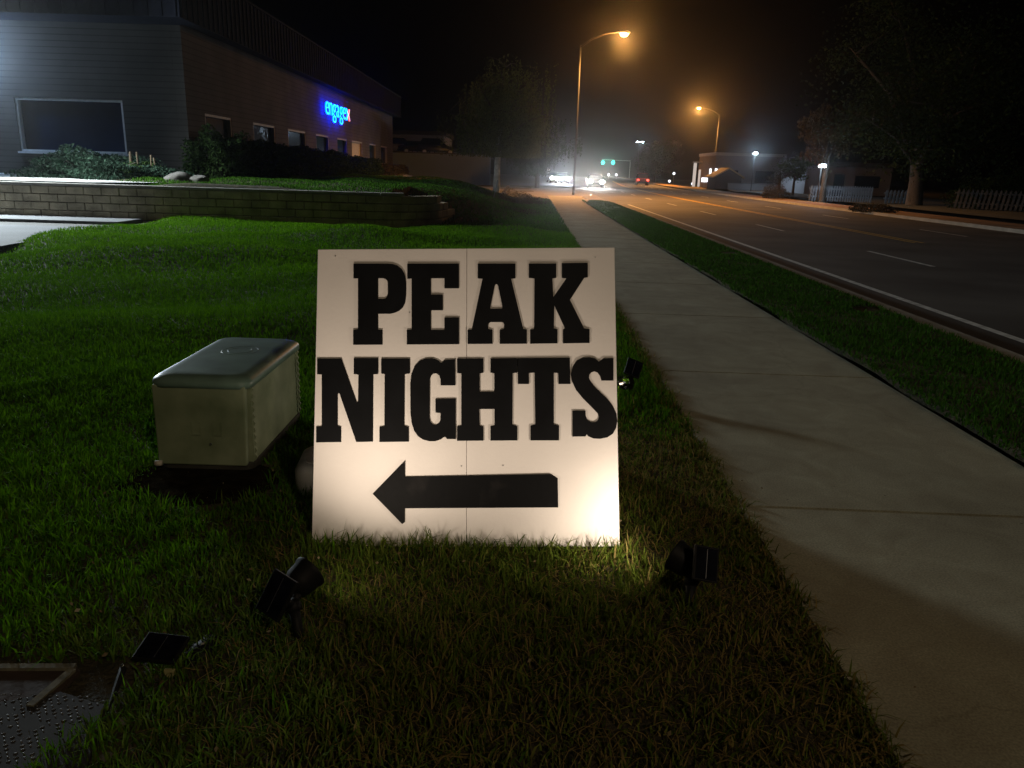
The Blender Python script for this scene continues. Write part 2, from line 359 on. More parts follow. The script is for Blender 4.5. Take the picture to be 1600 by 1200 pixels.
sheet('yard_ground', [(19.7, -20), (90, -20), (90, 87.9), (25, 87.9)], -.01, mat('yard_soil', (.05, .05, .03), .95, var=.4, scale=1, bump=.6))

# ---------------------------------------------------------------- grass blades
def blades(name, P, h, wd, m, label, lean=.5, tint=None, parent=None):
    n = len(P); a = rng.uniform(0, 2*np.pi, n); l = np.abs(rng.normal(0, lean, n))+.08
    hh = h*rng.uniform(.55, 1.25, n); w = wd*rng.uniform(.6, 1.3, n)
    d = np.stack([np.cos(a), np.sin(a), np.zeros(n)], 1)
    b = rng.uniform(0, 2*np.pi, n); s = np.stack([np.cos(b), np.sin(b), np.zeros(n)], 1)
    up = np.array([0, 0, 1.])
    mid = P+d*(l*hh*.35)[:, None]+up*(hh*.55)[:, None]
    tip = P+d*(l*hh)[:, None]+up*(hh*np.clip(1-.35*l*l, .25, 1))[:, None]
    V = np.stack([P-s*w[:, None]*.5, P+s*w[:, None]*.5, mid+s*w[:, None]*.4, mid-s*w[:, None]*.4, tip], 1).reshape(-1, 3)
    base = np.arange(n)*5
    Fc = np.stack([base, base+1, base+2, base+3, base+3, base+2, base+4], 1).ravel()
    st = np.stack([np.arange(n)*7, np.arange(n)*7+4], 1).ravel(); tot = np.tile([4, 3], n)
    t = np.repeat(rng.uniform(0, 1, n) if tint is None else tint, 5)
    o = obj(name, mesh_np(name, V, Fc, st, tot, t), m)
    return tag(o, label, 'grass', kind='stuff')
def patch(x, y, sc, seed=0.):
    return .5+.5*(np.sin(x*sc+seed)*np.cos(y*sc*1.3+seed*2)+.6*np.sin(x*sc*2.3+y*sc*1.9+seed)+.4*np.sin(x*sc*4.7-y*sc*3.9))/2
BOX = (-1.71, -1.23, 3.44, 4.28)
def ok_near(x, y):
    k = x < walk_l(y)+.03*np.sin(y*9)+.02*np.sin(y*31)-.02+.03*rng.random(len(x))
    k &= ~((x > BOX[0]) & (x < BOX[1]) & (y > BOX[2]) & (y < BOX[3]))
    k &= ~((np.hypot((x+1.42)/.36, (y-3.34)/.30) < .75+.35*np.random.default_rng(3).random(len(x))))
    k &= ~((x < -1.02-.3*(2.0-y)) & (y < 1.97))                       # utility cover corner
    k &= ~((x > -.80) & (x < .46) & (y > 2.74) & (y < 3.70) & (rng.random(len(x)) < .6))
    k &= ~((x > -.82) & (x < .44) & (np.abs(y-2.775) < .012))
    return k
def scatter(x0, x1, y0, y1, dens):
    n = int((x1-x0)*(y1-y0)*dens); return rng.uniform(x0, x1, n), rng.uniform(y0, y1, n)
# turf close to the camera, thinning out into the mown lawn
X, Y = scatter(-4.2, 1.25, 1.1, 6.6, 8500)
vis = (np.abs(X) < .72*Y+.25) & (rng.random(len(X)) > .8*S((Y-4)/2.4)); X, Y = X[vis], Y[vis]; k = ok_near(X, Y); X, Y = X[k], Y[k]
dry = patch(X, Y, 2.1, 1.)*.55+.55*S((X+.1)/1.2)*.8+.12*S((2.6-Y))-.2*S((-.6-X)/.8)+.25*(patch(X, Y, 6.3, 4.)-.5)
k = rng.random(len(X)) > dry*.42+.35*(patch(X, Y, 13., 7.) < .33); X, Y, dry = X[k], Y[k], dry[k]
t = np.clip(rng.random(len(X))*.62+dry*.42*rng.random(len(X))*1.5, 0, 1)*(1-.35*S((-.35-X)/.4))
hgt = np.where(dry > .55, .036, .052)*(.7+.7*patch(X, Y, 5., 3.))
hgt = hgt*(.55+.9*patch(X, Y, 17., 1.))+.034*np.exp(-((Y-2.70)**2/.006))*((X > -.85) & (X < .5))
lush = rng.random(len(X)) < np.clip(S((-X-.7+.9*(patch(X, Y, 3.1, 2.)-.5))/.9)*.85+S((Y-3.2)/2.2)*.8, 0, 1)
G3 = np.stack([X, Y, lawn_h(X, Y)-.004], 1)
q = ~lush; blades('turf_grass', G3[q], hgt[q], .0062, M['blade_near'], 'patchy green and straw coloured turf round the foot of the white sign', .65, t[q])
lush_set = (X[lush], Y[lush], hgt[lush], np.full(int(lush.sum()), .0064))
# tufts hanging over the pavement edge
Ye = 1.3+8*rng.random(5200)**1.5; Xe = walk_l(Ye)+rng.normal(-.035, .028, 5200)+.03*np.sin(Ye*7)*np.sin(Ye*17); k = rng.random(5200) < .35+.9*patch(Ye, Ye*.3, 4.)
Xe, Ye = Xe[k], Ye[k]; blades('edge_grass', np.stack([Xe, Ye, np.full(len(Xe), -.01)], 1), .055, .006, M['blade_near'], 'straggling grass creeping over the left edge of the pavement', 1.1, np.clip(.25+.7*rng.random(len(Xe)), 0, 1))
nl = 240; Xl = rng.uniform(-1.9, 1.25, nl); Yl = rng.uniform(1.2, 4.4, nl); Zl = lawn_h(Xl, Yl)+rng.uniform(.03, .055, nl)
on = Xl > walk_l(Yl)-.02; Zl = np.where(on, .004, Zl)
tag(obj('leaf_litter', leaves_mesh('leaf_litter', np.stack([Xl, Yl, Zl], 1), np.where(on, .010, .017)), foliage_mat('fallen_leaf', (.10, .07, .03), (.30, .24, .14), None, .1)), 'small dry leaf scraps scattered over the turf and pavement edge', 'leaf litter', kind='stuff')
X, Y = scatter(-.9, 1.2, 1.2, 4.2, 1300); k = ok_near(X, Y); X, Y = X[k], Y[k]
blades('dry_thatch', np.stack([X, Y, lawn_h(X, Y)+.006], 1), .045, .0038, M['blade_near'], 'straw coloured clippings lying on the turf near the pavement', 2.6, .8+.2*rng.random(len(X)))
# lawn in the middle distance
X, Y = scatter(-8.6, 1.5, 4.0, 10, 2900); k = (np.abs(X) < .72*Y+.3) & ok_near(X, Y) & (rng.random(len(X)) < S((Y-3.8)/2.2)); X, Y = X[k], Y[k]
g1 = (X, Y, np.full(len(X), .055), np.full(len(X), .007))
X, Y = scatter(-11, 1.7, 10, WY-.05, 1300); k = (np.abs(X) < .72*Y+.3) & (X < walk_l(Y)+.02) & (X > -8.9+.15*np.sin(Y*2)); X, Y = X[k], Y[k]
g2 = (X, Y, np.full(len(X), .06), np.full(len(X), .012))
X, Y = scatter(-11, 2.2, WY, 50, 330); k = (X < walk_l(Y)) & (Y < lawn_far(X)+.1) & ~((X < -3.0) & (Y < WY+.5)); X, Y = X[k], Y[k]
g3 = (X, Y, np.full(len(X), .08), np.full(len(X), .022))
X, Y, hh, ww = [np.concatenate(q) for q in zip(lush_set, g1, g2)]
dd = np.clip(patch(X, Y, .8, 2.), 0, 1)
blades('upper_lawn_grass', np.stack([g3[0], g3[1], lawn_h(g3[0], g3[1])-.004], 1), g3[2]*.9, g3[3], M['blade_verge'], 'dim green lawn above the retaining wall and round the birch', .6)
t = np.clip(rng.random(len(X))*.75+dd*.25, 0, 1)
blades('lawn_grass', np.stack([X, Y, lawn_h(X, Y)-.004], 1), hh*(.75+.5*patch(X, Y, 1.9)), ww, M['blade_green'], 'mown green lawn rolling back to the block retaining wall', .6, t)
# verge
u = rng.random(80000); Yv = .2+41.5*rng.random(80000)**1.7
L = walk_r(Yv)+.02; Rr = curb_x(Yv)-.03; w = np.where(Yv > 38, np.sqrt(np.clip(1-((Yv-38)/4)**2, 0, 1)), 1.)
Xv = (L+Rr)/2+(u-.5)*(Rr-L)*w
Xv = np.where(rng.random(len(Xv)) < .07, walk_r(Yv)+rng.normal(.01, .025, len(Xv)), Xv)
k = ~((patch(Xv, Yv, 1.6, 5.) > .86) & (u > .55)); Xv, Yv, u = Xv[k], Yv[k], u[k]
blades('verge_grass', np.stack([Xv, Yv, .012+.05*S(np.minimum(u, 1-u)*14)], 1), .05*(.7+.5*patch(Xv, Yv, 3.)), .006+.0006*Yv, M['blade_verge'], 'narrow strip of green grass between the pavement and the kerb', .6, np.clip(rng.random(len(Xv))*.8+.1, 0, 1))

# ---------------------------------------------------------------- the sign
def rodrigues(w):
    w = Vector(w); t = w.length; return Matrix.Rotation(t, 4, w.normalized())
SM = Matrix.Translation((-.16478407, 2.75768302, -.00103585)) @ rodrigues((-.36639782, -.03597934, -.00719532))
SMI = SM.inverted(); W = 1.22
def on_sign(px, py):
    """where a line of sight meets the front face of the board, in the board's own coordinates"""
    o = SMI @ Vector((0, 0, H)); d = SMI.to_3x3() @ ray(px, py); t = -o.y/d.y; p = o+d*t; return p.x, p.z
sign = empty('sandwich_board', (0, 0, 0), 0, 'big white A-frame board with raised black PEAK NIGHTS lettering and a left arrow', 'sign')
sign.matrix_world = SM
TH_B = .012
seam = on_sign(729, 620)[0]
def board(x0, x1, name='front_panel'):
    bm = B(x0, x1, .0, TH_B, .012, W); return obj(name, bm, M['board'], sign, bevel=.0015)
board(-W/2, seam-.0008); board(seam+.0008, W/2)
# rear leaf, hinged at the top
ang = R(46); hm = Matrix.Translation((0, .04, W-.01)) @ Matrix.Rotation(ang, 4, 'X')
b = obj('rear_panel', B(-W/2+.005, W/2-.005, 0, TH_B, -W+.02, 0, mtx=hm), M['board'], sign, bevel=.0015)
for x in (-.45, 0., .45):
    obj('hinge', T([(x-.05, .024, W-.006), (x+.05, .024, W-.006)], .007, 8), M['hinge'], sign)
for s in (-1, 1):
    obj('batten', B(s*(W/2-.03)-.018, s*(W/2-.03)+.018, TH_B+.0005, TH_B+.02, .03, W-.04), M['wood'], sign, bevel=.002)
def curve_mesh(polys, t, bev):
    cu = bpy.data.curves.new('c', 'CURVE'); cu.dimensions = '2D'; cu.fill_mode = 'BOTH'; cu.extrude = t/2; cu.bevel_depth = bev; cu.bevel_resolution = 1
    for pts in polys:
        sp = cu.splines.new('POLY'); sp.points.add(len(pts)-1); sp.use_cyclic_u = True
        for q, (x, y) in zip(sp.points, pts): q.co = (x, y, 0, 1)
    o = bpy.data.objects.new('c', cu); C.objects.link(o)
    bpy.context.view_layer.update()
    me = bpy.data.meshes.new_from_object(o.evaluated_get(bpy.context.evaluated_depsgraph_get()))
    bpy.data.objects.remove(o); bpy.data.curves.remove(cu); return me
def sign_shape(name, polys, ox, oy, sc, t=.0045, m=None):
    P2 = [[on_sign(ox+x/sc, oy+y/sc) for x, y in p] for p in polys]
    me = curve_mesh(P2, t-.002, .001)
    # curve plane XY -> board plane XZ, raised in front of the board (towards -Y)
    me.transform(Matrix(((1, 0, 0, 0), (0, 0, -1, -t/2-.0003), (0, 1, 0, 0), (0, 0, 0, 1))))
    return obj(name, me, m or M['letter'], sign)
P_ = [[(52,130),(260,130),(295,133),(325,143),(350,162),(366,188),(375,220),(378,260),(377,330),(371,375),(357,402),(335,422),(308,434),(280,440),(203,440),(203,543),(230,543),(230,633),(50,634),(50,543),(80,540),(80,219),(52,219)],
      [(203,218),(234,218),(250,222),(261,232),(266,248),(266,318),(261,336),(250,347),(235,350),(203,350)]]
E_ = [[(388,130),(708,130),(708,281),(620,281),(620,218),(533,218),(533,323),(607,323),(607,418),(533,418),(533,544),(620,544),(620,466),(708,466),(708,630),(385,632),(385,544),(415,542),(415,220),(388,221)]]
A_ = [[(828,130),(1060,130),(1060,219),(1033,221),(1109,538),(1132,541),(1132,627),(965,628),(965,543),(993,537),(992,505),(986,495),(976,492),(908,492),(897,497),(891,508),(889,537),(917,543),(917,628),(765,629),(765,545),(790,541),(858,221),(828,219)],
      [(943,254),(950,258),(956,270),(983,404),(980,411),(906,412),(903,404),(930,270),(936,258)]]
K_ = [[(1147,130),(1315,130),(1315,216),(1291,219),(1297,342),(1383,219),(1353,216),(1353,127),(1512,125),(1512,212),(1490,216),(1400,355),(1489,534),(1523,539),(1523,622),(1360,625),(1360,540),(1373,534),(1303,382),(1300,534),(1323,540),(1323,625),(1155,627),(1155,542),(1180,538),(1182,219),(1147,216)]]
for p in (P_, E_, A_, K_): sign_shape('letter', p, 540, 380, 4.)
N_ = [[(52,50),(172,50),(248,268),(256,270),(258,128),(235,125),(235,48),(355,48),(355,125),(330,127),(328,463),(247,465),(163,222),(153,222),(153,385),(170,391),(170,465),(47,467),(47,391),(75,388),(75,128),(52,126)]]
I_ = [[(372,50),(513,50),(513,122),(487,126),(485,385),(507,391),(507,463),(363,465),(363,391),(388,388),(389,126),(372,122)]]
Gl = [[(738,54),(740,182),(669,182),(668,152),(661,132),(648,122),(632,123),(620,133),(613,150),(612,345),(617,366),(628,379),(643,382),(658,374),(667,358),(668,320),(643,318),(643,252),(742,250),(742,450),(700,450),(692,439),(684,440),(668,452),(640,461),(612,461),(580,453),(555,436),(536,408),(524,370),(518,320),(517,170),(523,125),(538,87),(562,62),(592,50),(625,48),(652,57),(668,71),(675,69),(686,57)]]
H_ = [[(751,50),(880,50),(880,119),(862,122),(862,216),(937,216),(937,122),(918,118),(918,49),(1049,48),(1049,118),(1027,121),(1025,380),(1050,388),(1050,457),(918,458),(918,388),(938,384),(938,300),(860,300),(862,384),(880,389),(880,458),(751,459),(751,388),(772,384),(772,123),(751,120)]]
T_ = [[(1053,48),(1312,46),(1315,175),(1258,175),(1256,120),(1232,118),(1232,378),(1258,385),(1258,457),(1118,457),(1118,385),(1142,380),(1138,118),(1108,120),(1108,175),(1055,175)]]
S_ = [[(1530,48),(1530,158),(1472,158),(1465,135),(1452,118),(1436,112),(1420,117),(1409,130),(1408,146),(1416,165),(1440,195),(1500,252),(1528,288),(1545,325),(1549,362),(1543,395),(1527,424),(1500,442),(1465,449),(1430,447),(1405,436),(1397,425),(1391,437),(1328,438),(1328,311),(1390,311),(1392,338),(1402,358),(1420,369),(1440,368),(1455,357),(1460,340),(1454,323),(1430,298),(1378,246),(1345,205),(1327,165),(1321,125),(1328,90),(1347,60),(1378,45),(1412,43),(1440,50),(1458,66),(1470,58),(1480,49)]]
for p in (N_, I_, Gl, H_, T_, S_): sign_shape('letter', p, 480, 545, 3.2)
ar = mat('worn_black_board', (.004, .004, .0045), .6, spec=.12, var=.2, scale=5, bump=.2)
nt = ar.node_tree; rr = [q for q in nt.nodes if q.type == 'VALTORGB'][0]; rr.color_ramp.elements[0].position = .55; rr.color_ramp.elements[1].position = .85; rr.color_ramp.elements[1].color = (.030, .026, .024, 1)
a = sign_shape('arrow', [[(88,272),(276,78),(276,172),(1148,156),(1185,180),(1188,352),(275,357),(275,440),(262,450)]], 560, 700, 3.81, .006, ar)
for (sx_, sy_) in ((721, 728), (786, 727), (640, 488), (738, 604), (953, 828), (500, 560), (524, 400), (930, 402)):
    q = on_sign(sx_, sy_)
    obj('screw', T([(q[0], -.0002, q[1]), (q[0], -.0012, q[1])], .0028, 8), M['hinge'], sign)
a['label'] = 'scuffed black arrow pointing left'

# ---------------------------------------------------------------- solar spotlights
def solar_light(base, head, aim, panel_c, panel_n, panel_up, label, power, psz=(.105, .125), lit=True, spot=R(95), headr=.056, beam_target=None, lens=None):
    """stake in the turf, bracket, round cup head and a square solar panel"""
    t = empty('solar_spotlight', base, 0, label, 'solar light', 'solar spotlights staked round the sign')
    base = Vector(base); hd = Vector(head)-base; pc = Vector(panel_c)-base
    top = Vector((hd.x*.4+pc.x*.4, hd.y*.5+pc.y*.5, min(hd.z, pc.z)*.62))
    obj('stake', T([(0, 0, -.05), (0, 0, .01), top*.55, top*.97], [.004, .015, .017, .019], 8), M['black_plastic'], t, True)
    j = bmesh.new(); bmesh.ops.create_uvsphere(j, u_segments=12, v_segments=8, radius=.027, matrix=Matrix.Translation(top)); tube(j, [top, top.lerp(hd, .75)], .014, 8); tube(j, [top, top.lerp(pc, .85)], .014, 8)
    obj('bracket', j, M['black_plastic'], t, True)
    d = (Vector(aim)-Vector(head)).normalized()
    prof = [(-.05, .012), (-.048, headr*.45), (-.036, headr*.72), (-.014, headr*.93), (.026, headr), (.03, headr*1.07), (.040, headr*1.07)]
    h = bmesh.new(); tube(h, [hd+d*p for p, _ in prof], [r for _, r in prof], 20, cap=False)
    q = d.to_track_quat('Z', 'Y').to_matrix().to_4x4()
    bmesh.ops.create_circle(h, cap_ends=True, segments=20, radius=.012, matrix=Matrix.Translation(hd-d*.05) @ q)
    head_o = obj('lamp_head', h, M['black_plastic'], t, True)
    l = bmesh.new(); tube(l, [hd+d*.004, hd+d*.012, hd+d*.030], [headr*.25, headr*.6, headr*.97], 20, cap=False); bmesh.ops.create_circle(l, cap_ends=True, segments=20, radius=headr*.25, matrix=Matrix.Translation(hd+d*.004) @ q)
    obj('lens', l, lens or (M['warm_e'] if lit else M['reflector']), head_o)
    n = Vector(panel_n).normalized(); u = Vector(panel_up); u = (u-n*u.dot(n)).normalized(); r = u.cross(n)
    pm = Matrix((( r.x, u.x, n.x, pc.x), (r.y, u.y, n.y, pc.y), (r.z, u.z, n.z, pc.z), (0, 0, 0, 1)))
    w, hh = psz[0]/2, psz[1]/2
    p = obj('solar_panel', B(-w, w, -hh, hh, -.009, .004, mtx=pm), M['black_plastic'], t, bevel=.002)
    obj('solar_cell', B(-w+.006, w-.006, -hh+.006, hh-.006, .0042, .0052, mtx=pm), M['cell'], p)
    obj('busbar', B(-.0009, .0009, -hh+.010, hh-.010, .0053, .0058, mtx=pm), M['silver'], p)
    if lit and power:
        lamp('lamp_beam', 'SPOT', hd+d*.045, power, WARM, .02, t, hd+d*1.0 if beam_target is None else Vector(beam_target)-base, spot, 1.)
    return t
rb = atz(1076, 957); lb = atz(470, 1003)
sol_r = solar_light((rb.x, rb.y, 0), aty(1068, 876, 2.46), (-.08, 3.0, .42), aty(1103, 881, 2.37), (.28, -.80, .50), (.12, .5, .8), 'solar spotlight on the right, round black head turned to the sign, panel facing the camera', 17, (.092, .118), spot=R(132), beam_target=(.12, 2.95, .42))
sol_l = solar_light((lb.x, lb.y, 0), aty(472, 905, 2.24), (-.15, 2.95, .50), aty(432, 930, 2.10), (-.45, -.72, .55), (.35, .35, .8), 'solar spotlight staked left of the sign, slanting panel in deep shadow', 30, (.105, .13), spot=R(136), beam_target=(-.20, 3.25, 1.4))
cb = atz(984, 618)
sol_b = solar_light((cb.x, cb.y, 0), aty(980, 597, cb.y-.04), (-.4, 3.7, .3), aty(990, 575, cb.y+.03), (.2, -.75, .65), (.35, .4, .85), 'small solar spotlight behind the sign beside the pavement, chrome lens showing', 26, (.11, .13), True, R(110), .046, beam_target=(-1.2, 3.95, .25), lens=M['reflector'])
# one knocked over at lower left
fb = atz(300, 1030, .02)
fl = solar_light((fb.x, fb.y, 0), atz(318, 1028, -.025), atz(350, 1010, -.05), atz(252, 1012, .05), (.0, -.25, 1.), (.1, .9, .2), 'solar spotlight knocked over with its panel lying flat in the grass', 0, (.13, .10), False)

# ---------------------------------------------------------------- utility pedestal box
px0, px1, py0, py1 = -1.69, -1.25, 3.48, 4.36
ub = empty('utility_pedestal', (px0, py0, 0), 0, 'pale green ribbed utility box with a rounded lid on the lawn', 'utility box')
w, d = px1-px0, py1-py0; zb, zt = .045, .435
bm = bmesh.new()   # body with horizontal ribs on both long sides
nr = 12
def side(xf, sgn):
    pts = []
    for k in range(nr*2+1):
        z = zb+(zt-zb)*k/(nr*2); pts.append((xf, z))
    return pts
out = side(w, 1)+side(0, -1)[::-1]
a_ = [bm.verts.new((x, .03, z)) for x, z in out]; b_ = [bm.verts.new((x, d-.03, z)) for x, z in out]
n = len(out)
for k in range(n): bm.faces.new((a_[k], a_[(k+1) % n], b_[(k+1) % n], b_[k]))
# flat end caps kept as strips so the zigzag outline is exact
half = nr*2+1
for vs in (a_, b_):
    for k in range(half-1): bm.faces.new((vs[k], vs[k+1], vs[n-2-k], vs[n-1-k]))
obj('body', bm, M['green_box'], ub)
fp = bmesh.new(); prism(fp, [(-.006, zb-.01), (w-.02, zb-.01), (w-.006, zt), (-.006, zt)], -.012, .028, Matrix(((1, 0, 0, 0), (0, 0, 1, 0), (0, 1, 0, 0), (0, 0, 0, 1))))
fpo = obj('front_panel', fp, M['green_box'], ub, bevel=.008)
for x in (.19, .29):
    hb = bmesh.new(); box(hb, x-.022, x+.022, -.0175, -.0125, zt-.245, zt-.235); box(hb, x-.022, x-.017, -.0165, -.0125, zt-.235, zt-.18); box(hb, x+.017, x+.022, -.0165, -.0125, zt-.235, zt-.18)
    obj('handle_recess', hb, M['green_box'], fpo)
YZ = Matrix(((0, 0, 1, 0), (1, 0, 0, 0), (0, 1, 0, 0), (0, 0, 0, 1))); XZ = Matrix(((1, 0, 0, 0), (0, 0, 1, 0), (0, 1, 0, 0), (0, 0, 0, 1)))
nt_ = 11; zz = [zb+.004+(zt-.012-zb)*k/(nt_*2) for k in range(nt_*2+1)]
for yy, flip in ((.032, 1), (d-.036, -1)):
    tb = bmesh.new(); prism(tb, [(yy, zz[0])]+[(yy+flip*(.050 if k % 2 else .036), z) for k, z in enumerate(zz)]+[(yy, zz[-1])], w+.0005, w+.006, YZ)
    obj('scalloped_trim', tb, M['green_box'], ub)
    tb = bmesh.new(); prism(tb, [(w-.004, zz[0])]+[(w+(.016 if k % 2 else .0065), z) for k, z in enumerate(zz)]+[(w-.004, zz[-1])], yy+flip*.010, yy+flip*.026, XZ)
    obj('scalloped_trim', tb, M['green_box'], ub)
obj('latch', T([(.255, -.013, zb+.10), (.255, -.017, zb+.10)], .007, 10), M['hinge'], fpo)
# lid: rounded, overhanging
def roundrect(cx, cy, hx, hy, r, n=6):
    o = []
    for sx, sy, a0 in ((1, 1, 0), (-1, 1, 90), (-1, -1, 180), (1, -1, 270)):
        for k in range(n+1):
            t = R(a0+90*k/n); o.append((cx+sx*(hx-r)+r*math.cos(t), cy+sy*(hy-r)+r*math.sin(t)))
    return o
bm = bmesh.new(); rings = []
for z, ins in ((zt-.012, -.016), (zt+.012, -.017), (zt+.022, -.013), (zt+.034, .002), (zt+.042, .022), (zt+.046, .05)):
    rings.append([bm.verts.new((x, y, z)) for x, y in roundrect(w/2, d/2, w/2-ins, d/2-ins, .06)])
for q, s in zip(rings, rings[1:]):
    for k in range(len(q)): bm.faces.new((q[k], q[(k+1) % len(q)], s[(k+1) % len(q)], s[k]))
bm.faces.new(rings[-1]); bm.faces.new(rings[0][::-1])
lid = obj('lid', bm, M['green_lid'], ub, True)
bm = bmesh.new()
for r0 in (.085, .055):
    pts = [(w/2+.01+r0*math.cos(t)*1.1, d*.60+r0*math.sin(t)*1.2, zt+.0465) for t in [2*math.pi*k/24 for k in range(25)]]
    tube(bm, [(a, b, c-.0035) for a, b, c in pts], .0045, 6)
obj('lid_emblem', bm, M['green_lid'], lid, True)
bm = bmesh.new(); prism(bm, roundrect(w/2, d/2, w/2+.005, d/2+.0, .05), -.05, zb)
obj('plinth', bm, M['pad'], ub, bevel=.006)
obj('foot_tab', T([(-.01, -.03, zb-.0), (.02, -.03, zb+.004)], [.016, .012], 10), M['stone'], ub, True)

bm = bmesh.new(); sp_ = [(-1.86+.04*math.sin(3*k), 0) for k in range(1)]
prt = [(-1.47+.46*math.cos(t)*(1+.10*math.sin(3*t+1)), 3.36+.34*math.sin(t)*(1+.12*math.sin(4*t))) for t in [6.283*k/40 for k in range(40)]]
tg = heightgrid('box_shade_patch', np.arange(-1.80, -.98, .05), np.arange(3.0, 3.75, .05), lambda x, y: lawn_h(x, y)+.012-.03*S((np.hypot((x+1.47)/.46, (y-3.36)/.34)-.7)/.3), mat('painted_box_shade', (.016, .013, .008), 1., spec=0., var=.5, scale=14, bump=1, bscale=50, dist=.02))  # dark sheet, shade in front of the box put into its colour
# pale valve lid half hidden behind the sign
vp = atz(478, 742, .08)
vl = empty('valve_cover', (-.865, 3.40, .0), .1, 'pale round-cornered valve cover peeking out behind the left edge of the sign', 'valve cover')
bm = bmesh.new(); rings = []
for z, ins in ((-.03, 0.), (.10, 0.), (.125, .012), (.135, .035)):
    rings.append([bm.verts.new((x, y, z)) for x, y in roundrect(0, 0, .13-ins, .17-ins, .08)])
for q, s in zip(rings, rings[1:]):
    for k in range(len(q)): bm.faces.new((q[k], q[(k+1) % len(q)], s[(k+1) % len(q)], s[k]))
bm.faces.new(rings[-1]); obj('cover_body', bm, M['stone'], vl, True)
bm = bmesh.new(); prism(bm, roundrect(0, 0, .085, .12, .05), .1352, .140); obj('lid', bm, M['stone'], vl, bevel=.002)

# utility cover at the lower left corner
uc = empty('utility_cover', (-1.62, 1.55, 0), .0, 'concrete framed steel cover with diamond tread set in the turf at lower left', 'utility cover')
bm = bmesh.new()
fr = [(-.45, .36), (.36, .40), (.50, .30), (.52, -.5), (-.45, -.5)]
c0 = Vector((-1.62, 1.55, 0))
p1 = atz(0, 1063)-c0; p2 = atz(118, 1050)-c0; p3 = atz(48, 1112)-c0
def bar(bm, a, b, wd, z0, z1):
    a = Vector((a.x, a.y, 0)); b = Vector((b.x, b.y, 0)); d = (b-a).normalized(); n = Vector((-d.y, d.x, 0))*wd/2
    prism(bm, [(q.x, q.y) for q in (a-n, b-n, b+n, a+n)], z0, z1)
prism(bm, [(-.5, p1.y+.01), (p2.x, p2.y+.01), (p2.x+.02, p2.y-.01), (p3.x+.02, p3.y-.2), (-.5, p3.y-.2)], -.05, .012)
obj('slab', bm, mat('rust_stained_slab', (.045, .03, .022), .9, var=.4, scale=8, bump=.6), uc)
bm = bmesh.new(); bar(bm, Vector((-.5, p1.y, 0)), p2, .022, .0125, .022); obj('rim', bm, M['rimc'], uc)
bm = bmesh.new(); bar(bm, p2-Vector((.0, .012, 0)), p3, .022, .0125, .021); obj('rim', bm, M['rimc'], uc)
pl = [atz(0, 1105)-c0, atz(95, 1088)-c0, atz(165, 1110)-c0, atz(125, 1250)-c0, atz(-80, 1260)-c0]
bm = bmesh.new(); prism(bm, [(q.x, q.y) for q in pl], .002, .0165); plate = obj('steel_plate', bm, M['metal_plate'], uc, bevel=.002)
bm = bmesh.new()
e1 = (pl[2]-pl[1]); e1.z = 0; e1.normalize(); 
for a in range(26):
    for b_ in range(22):
        p = Vector((pl[1].x-.28+a*.021+(b_ % 2)*.0105, pl[1].y+.02-b_*.0135, .0165))
        wp = p+c0
        if (wp.x > -1.5) and p.x < pl[2].x-.012-.25*(pl[2].y-p.y) and p.y < pl[1].y-.008:
            if random.random() < .35: continue
            mt = Matrix.Translation(p) @ Matrix.Rotation(.5 if (a+b_) % 2 else -.7, 4, 'Z') @ Matrix.Diagonal((1, .38, .3, 1))
            bmesh.ops.create_icosphere(bm, subdivisions=1, radius=.0065, matrix=mt)
tag(obj('tread', bm, mat('worn_tread', (.10, .10, .10), .6, metal=.3, var=.8, scale=25), plate, True), kind='stuff')
# broken stake with a bolt, pale plastic marker, few stones
st = empty('fallen_stake', (0, 0, 0), 0, 'black pointed stake with a shiny bolt lying by the steel cover', 'stake')
a, b = atz(192, 1045, .03), atz(166, 1118, .012); st.location = a
obj('shaft', T([(0, 0, 0), (b-a)*.4, (b-a)], [.011, .009, .002], 8), M['black_plastic'], st)
bb = bmesh.new(); bmesh.ops.create_icosphere(bb, subdivisions=2, radius=.006, matrix=Matrix.Translation((.001, -.004, .012))); obj('bolt', bb, M['reflector'], st, True)
mk = empty('plastic_marker', atz(266, 1058, 0), 0, 'pale tapering plastic marker stub in the grass by the fallen solar light', 'marker')
bm = bmesh.new(); prism(bm, [(-.016, .026), (.016, .026), (.011, 0), (-.011, 0)], -.006, .006, Matrix(((1, 0, 0, 0), (0, 0, 1, 0), (0, 1, 0, 0), (0, 0, 0, 1)))); obj('cap', bm, mat('marker_cap', (.30, .28, .12), .6), mk, bevel=.002)
obj('stem', T([(0, 0, -.04), (0, 0, .0)], .004, 6), M['black_plastic'], mk)
def stone(loc, s, label, name='stone', m='rock', flat=.6, group='stones lying about'):
    bm = bmesh.new(); bmesh.ops.create_icosphere(bm, subdivisions=3, radius=s)
    sd = random.random()*50
    for v in bm.verts:
        v.co *= 1+.45*noise.noise(v.co/s*1.1+Vector((sd, 0, 0)))+.12*noise.noise(v.co/s*3+Vector((0, sd, 0))); v.co.z *= flat
    o = obj(name, bm, M[m], None, True); o.location = loc; return tag(o, label, 'stone', group)
for (px, py, s, tx) in ((190, 1128, .014, 'grey pebble nearest the tip of the fallen stake'), (165, 1183, .016, 'pale pebble at the bottom edge of the photo'), (104, 1192, .015, 'long pebble at the corner of the steel cover'), (1165, 1160, .006, 'tiny pebble on the pavement at its lower left')):
    stone(tuple(atz(px, py, s*.4)), s, tx)

